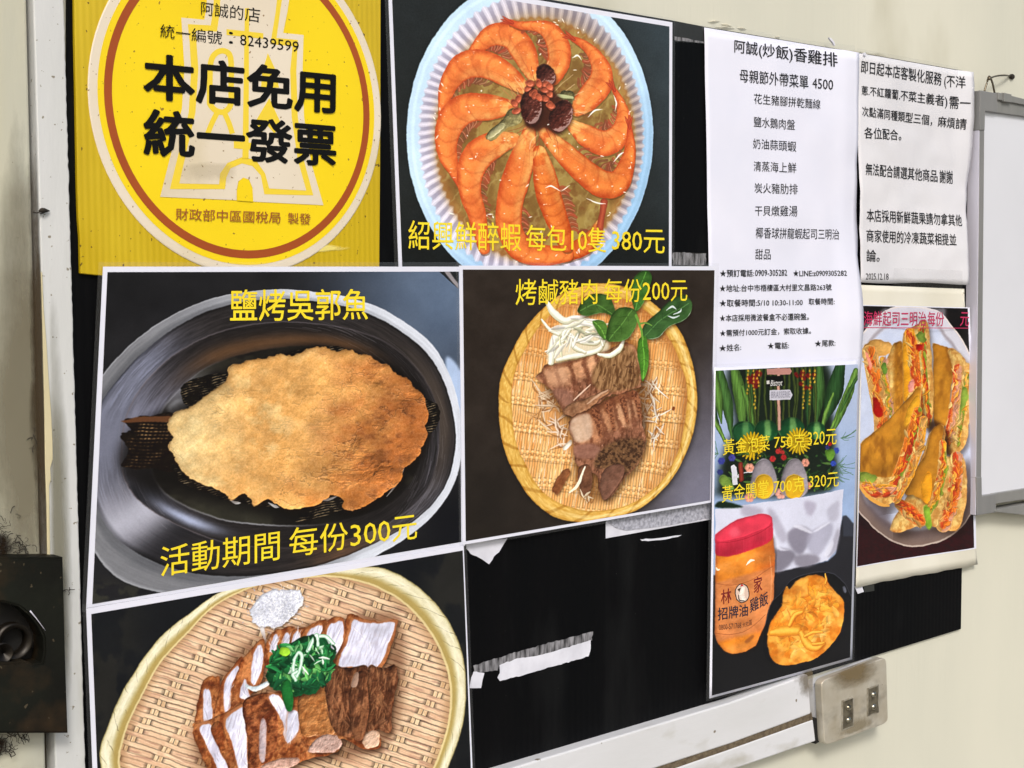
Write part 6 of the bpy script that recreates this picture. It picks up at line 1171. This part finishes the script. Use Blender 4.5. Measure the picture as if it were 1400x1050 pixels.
tn = thing('service_notice', 'crinkled white paper notice in bold black print beside the whiteboard, dated 2025.12.18', 'notice', tuple(at(1245, 230, .004)))
nb = lambda u, v: .0009 * (fbm(u * 5, v * 8, 4, 3) - .5) * 3 + .0016 * np.sin(u * 7 + v * 2.4) * (.3 + v * .5) + .0012 * np.sin(v * 8 + 1) * u + .0014 + .0028 * sm(.85, 1.0, u) * (.5 + .5 * np.sin(v * 7))
nq = [(1168, 72.5), (1323.5, 99.5), (1317.5, 388.5), (1174, 386)]
shn = Sheet(nq, .0026, nb, lambda uv: np.c_[np.where(uv[:, 0] > .99, 2.2 * np.sin(uv[:, 1] * 5.5 + .3) * np.sin(uv[:, 1] * 3.14), 0), 1.0 * np.sin(uv[:, 0] * 8) * (uv[:, 1] > .99)])
M_paper3 = mat('crinkled_paper', (224, 224, 230), .5, var=(214, 215, 222), scale=10, bump=.0012, bscale=16, bstretch=(1, 1, .5))
shn.grid('paper', nq, 0, M_paper3, tn, n=36, thick=.00015)
for s, q in (("即日起本店客製化服務", [(588, 217), (877, 262), (877, 309), (588, 262)]), ("(不洋", [(887, 268), (953, 276), (953, 326), (887, 318)]), ("蔥.不紅蘿蔔.不菜主義者)", [(592, 308), (898, 343), (898, 390), (592, 346)]), ("需一", [(906, 346), (968, 353), (966, 394), (906, 390)]), ("次點滿同種類型三個，麻煩請", [(592, 382), (957, 428), (957, 468), (592, 418)]), ("各位配合。", [(598, 456), (733, 466), (733, 505), (598, 497)]),
             ("無法配合請選其他商品", [(602, 585), (868, 610), (868, 654), (602, 628)]), ("謝謝", [(876, 610), (922, 613), (922, 660), (876, 656)]), ("本店採用新鮮蔬果請勿拿其他", [(607, 748), (945, 770), (945, 812), (607, 795)]), ("商家使用的冷凍蔬菜相提並", [(608, 822), (922, 840), (922, 882), (608, 868)]), ("論。", [(608, 895), (655, 897), (655, 940), (608, 938)])):
    letter(shn, [(s, z3(q))], M_ink, tn, bold=.008)
letter(shn, [("2025.12.18", z3([(605, 980), (690, 981), (690, 1004), (605, 1003)]))], M_ink, tn, bold=-.004)
def strip_film(name, P, off, label, cat='tape', m=None):
    V = atn(P, off); V2 = V.copy(); V2[:, 1] += .00008; k = len(V)
    o = meshobj(name, np.vstack([V, V2]), [tuple(range(k))[::-1], tuple(range(k, 2 * k))] + [(i, (i + 1) % k, k + (i + 1) % k, k + i) for i in range(k)], m or M_tape)
    return tagm(o, label, cat)
ts = thing('sandwich_print', 'crinkled sandwich photo on cream backing paper at the lower right of the board', 'poster', tuple(at(1250, 600, .004)))
sbd = lambda u, v: .0010 * np.sin(u * 6 + v * 3) + .0012 * (1 + np.sin(v * 9 + 1)) * sm(.6, 1, u) + .0012
sq = [(1173, 389.5), (1317, 395), (1333, 771.5), (1168, 803)]
ed = lambda uv: np.c_[np.where(uv[:, 0] > .99, -1.5 + 4.5 * np.sin(uv[:, 1] * 6.0 - .3) * np.sin(uv[:, 1] * 3.14) - 4 * np.exp(-((uv[:, 1] - .05) / .05) ** 2) + 2.2 * np.exp(-((uv[:, 1] - 1) / .03) ** 2), 0), np.where(uv[:, 1] > .99, .5 * np.sin(uv[:, 0] * 23) + .3 * np.sin(uv[:, 0] * 51), 0)]
shs = Sheet(sq, .0024, sbd, ed)
shs.grid('paper', sq, 0, M_paper2, ts, n=40, thick=.0002)
shs.edge = None
pq = [(1176.5, 418), (1318.5, 421.5), (1328, 748), (1169.3, 774)]
shp = Sheet(sq, .0024, sbd); pe = lambda uv: np.c_[np.where(uv[:, 0] > .985, -1.0 + 4.0 * np.sin(uv[:, 1] * 5.4 - .2) * np.sin(uv[:, 1] * 3.14), 0), np.zeros(len(uv))]
shp.edge = pe
wq_ = np.array(pq) + [(-1.2, -1.2), (2.6, -1.2), (3.4, 1.2), (-1, 1.5)]
shp.grid('white_border', wq_, .0001, M_paper, ts, n=40)
shp.grid('printed_picture', pq, .0002, printmat('sandwich_picture', paint_sandwich(pq), coat=.15), ts, n=40)
z9 = zf(1160, 410, 5.526)
for w_ in ([("海鮮起司三明治", z9([(98, 85), (580, 88), (580, 198), (95, 195)])), ("每份", z9([(592, 88), (708, 90), (708, 198), (592, 196)])), ("元", z9([(818, 92), (878, 94), (878, 198), (816, 198)]))]): letter(shs, [w_], M_mag, ts, lift=.0005, bold=.004, name='caption')
shs.flat('underline', z9([(80, 206), (878, 210), (878, 215), (80, 212)]), .0005, M_mag, ts)
flush_letters()

# torn scraps and tape left on the board ---------------------------------
def scrap(name, P, off, label, m, cat='paper scrap', curl=0.0, jag=0.0, seed=0):
    Q = np.asarray(P, float)
    if jag:
        out = []; rg = np.random.default_rng(seed)
        for i in range(len(Q)):
            a, b = Q[i], Q[(i + 1) % len(Q)]; n = max(1, int(np.linalg.norm(b - a) / 3.5)); d = (b - a) / (np.linalg.norm(b - a) + 1e-6)
            for s in range(n): out.append(a + (b - a) * s / n + np.array([-d[1], d[0]]) * rg.normal() * jag * (s > 0))
        Q = np.array(out)
    V = atn(Q, off); V[:, 1] -= .0002 + curl * .3; B = V.copy(); B[:, 1] = DIST - off; k = len(V)
    o = meshobj(name, np.vstack([V, B]), [tuple(range(k))[::-1], tuple(range(k, 2 * k))] + [(i, (i + 1) % k, k + (i + 1) % k, k + i) for i in range(k)], m)
    return tagm(o, label, cat)
M_scrap = mat('torn_paper', (224, 226, 238), .75, var=(204, 206, 218), scale=60, bump=.0004, bscale=120)
M_resid = mat('torn_tape_residue', (150, 150, 156), .8, var=(16, 16, 18), scale=330, stretch=(1, 1, .22), bump=.0003, bscale=300)
M_glit = mat('speckled_tape_grey', (188, 190, 204), .6, var=(132, 134, 146), scale=420, bump=.0003, bscale=400)
z4 = zf(620, 700, 3.0)
scrap('torn_paper', z4([(52, 128), (220, 108), (205, 132), (186, 165), (165, 182), (145, 214), (120, 196), (95, 182), (70, 172), (52, 150)]), .0021, 'torn white paper corner poking out below the pork poster, left end', M_scrap, jag=.25, seed=1)
scrap('torn_paper', z4([(188, 628), (260, 600), (330, 592), (400, 575), (440, 562), (500, 545), (562, 524), (562, 560), (553, 592), (420, 630), (300, 664), (190, 693), (180, 680), (190, 660)]), .0021, 'long torn white paper strip across the empty black part of the board', M_scrap, jag=.35, seed=2)
scrap('torn_paper', z4([(82, 655), (126, 660), (118, 690), (112, 722), (66, 722), (72, 680)]), .0021, 'small torn white paper scrap at the left end of the long strip', M_scrap, jag=.3, seed=3)
scrap('tape_residue', z4([(80, 630), (240, 580), (400, 535), (572, 490), (568, 526), (500, 545), (440, 562), (400, 575), (330, 592), (260, 602), (186, 630), (180, 650), (85, 656)]), .00205, 'scratched grey tape residue along the top of the long torn strip', M_resid, 'tape residue', jag=.5, seed=4)
scrap('backing_strip', z4([(624, 108), (624, 40), (1056, -46), (1056, 30)]), .0022, 'white and speckled grey paper strip under the right end of the pork poster', M_scrap, 'paper strip')
scrap('speckled_tape', z4([(626, 36), (1056, -46), (1056, 22), (980, 38), (900, 52), (820, 62), (760, 70), (700, 74), (660, 62)]), .0026, 'speckled grey tape film on the strip under the pork poster', M_glit, 'tape', jag=.4, seed=5)
hl = [(765, 112), (800, 110), (850, 106), (900, 98), (935, 94), (920, 102), (870, 112), (810, 118), (772, 118)]
scrap('glint_sliver', z4(hl), .0021, 'thin white sliver standing in for a bright reflection on the black board', M_scrap, 'tape', jag=.25, seed=6)  # white sliver painted in place of a reflected highlight
strip_film('clear_tape', [(921, 29), (966, 37), (967, 60), (923, 57)], .0023, 'clear tape between shrimp poster and menu notice, at the board top')
scrap('tape_residue', zf(860, 0, 4.118)([(255, 205), (300, 212), (350, 222), (420, 236), (420, 243), (350, 236), (300, 230), (256, 226)]), .0024, 'dotted white tape residue between shrimp poster and menu notice', M_resid, 'tape residue', jag=.35, seed=7)
strip_film('clear_tape', [(919, 345), (965, 346), (966, 364), (919, 364)], .0031, 'clear tape bridging the shrimp poster and menu notice above the pork poster')
scrap('tape_residue', [(920, 345.5), (965, 346.5), (965, 363), (920, 362)], .0022, 'silvery torn tape residue just above the pork poster right corner', M_resid, 'tape residue', jag=.5, seed=8)
strip_film('clear_tape', [(958, 34), (1010, 38), (1100, 55), (1168, 62), (1171, 76), (1060, 58), (962, 42)], .0044, 'long clear tape holding the top edge of the menu notice')
strip_film('clear_tape', [(1172, 66), (1240, 78), (1310, 92), (1310, 104), (1240, 92), (1172, 80)], .0062, 'clear tape over the top edge of the service notice')
strip_film('clear_tape', [(1222, 366), (1316, 370), (1316, 396), (1222, 390)], .0072, 'wide clear tape between the service notice and the sandwich print')
scrap('tape_curl', zf(860, 0, 4.118)([(1118, 212), (1130, 216), (1146, 235), (1154, 258), (1146, 256), (1138, 240), (1122, 222)]), .0046, 'small curled white tape end on top of the menu notice', M_scrap, 'tape', curl=.004)
scrap('tape_curl', zf(860, 0, 4.118)([(1314, 300), (1324, 296), (1330, 306), (1324, 316), (1315, 312)]), .0046, 'tiny white tape knot where the two notices meet', M_scrap, 'tape', curl=.003)
M_glue = mat('glue_wrinkle', (226, 222, 206), .2, coat=.8, var=(210, 204, 180), scale=80)
for k, (x0, y0, x1, y1) in enumerate(((968, 30, 984, 29), (978, 37, 1004, 39), (986, 33, 1000, 36), (1008, 38, 1020, 40), (1060, 50, 1066, 52))):
    P = spline([at(x0, y0, .0003), at((x0 + x1) / 2, (y0 + y1) / 2 - 1, .0012), at(x1, y1, .0003)], False, 4)
    o = wire('glue_streak', [at(x0, y0, .0003), at((x0 + x1) / 2, (y0 + y1) / 2 - 1, .0012), at(x1, y1, .0003)], [.0001, .0005, .0001], M_glue, None, 6)
    tagm(o, ('leftmost', 'longest', 'second from left of the', 'fourth from left of the', 'rightmost')[k] + ' glossy glue streak on the wall above the menu notice', 'glue streak', 'glue streaks above the menu notice')
scrap('torn_paper', zf(1150, 650, 4.2)([(76, 638), (120, 634), (130, 668), (95, 680), (84, 655)]), .0023, 'small torn paper tab under the sandwich print', M_scrap, jag=.3, seed=9)
scrap('grey_tape', zf(1150, 650, 4.2)([(128, 634), (188, 626), (190, 662), (134, 672)]), .0023, 'dull grey tape piece under the sandwich print', mat('dull_tape', (44, 46, 44), .4), 'tape')
sun_mark = None
S.render.engine = 'CYCLES'
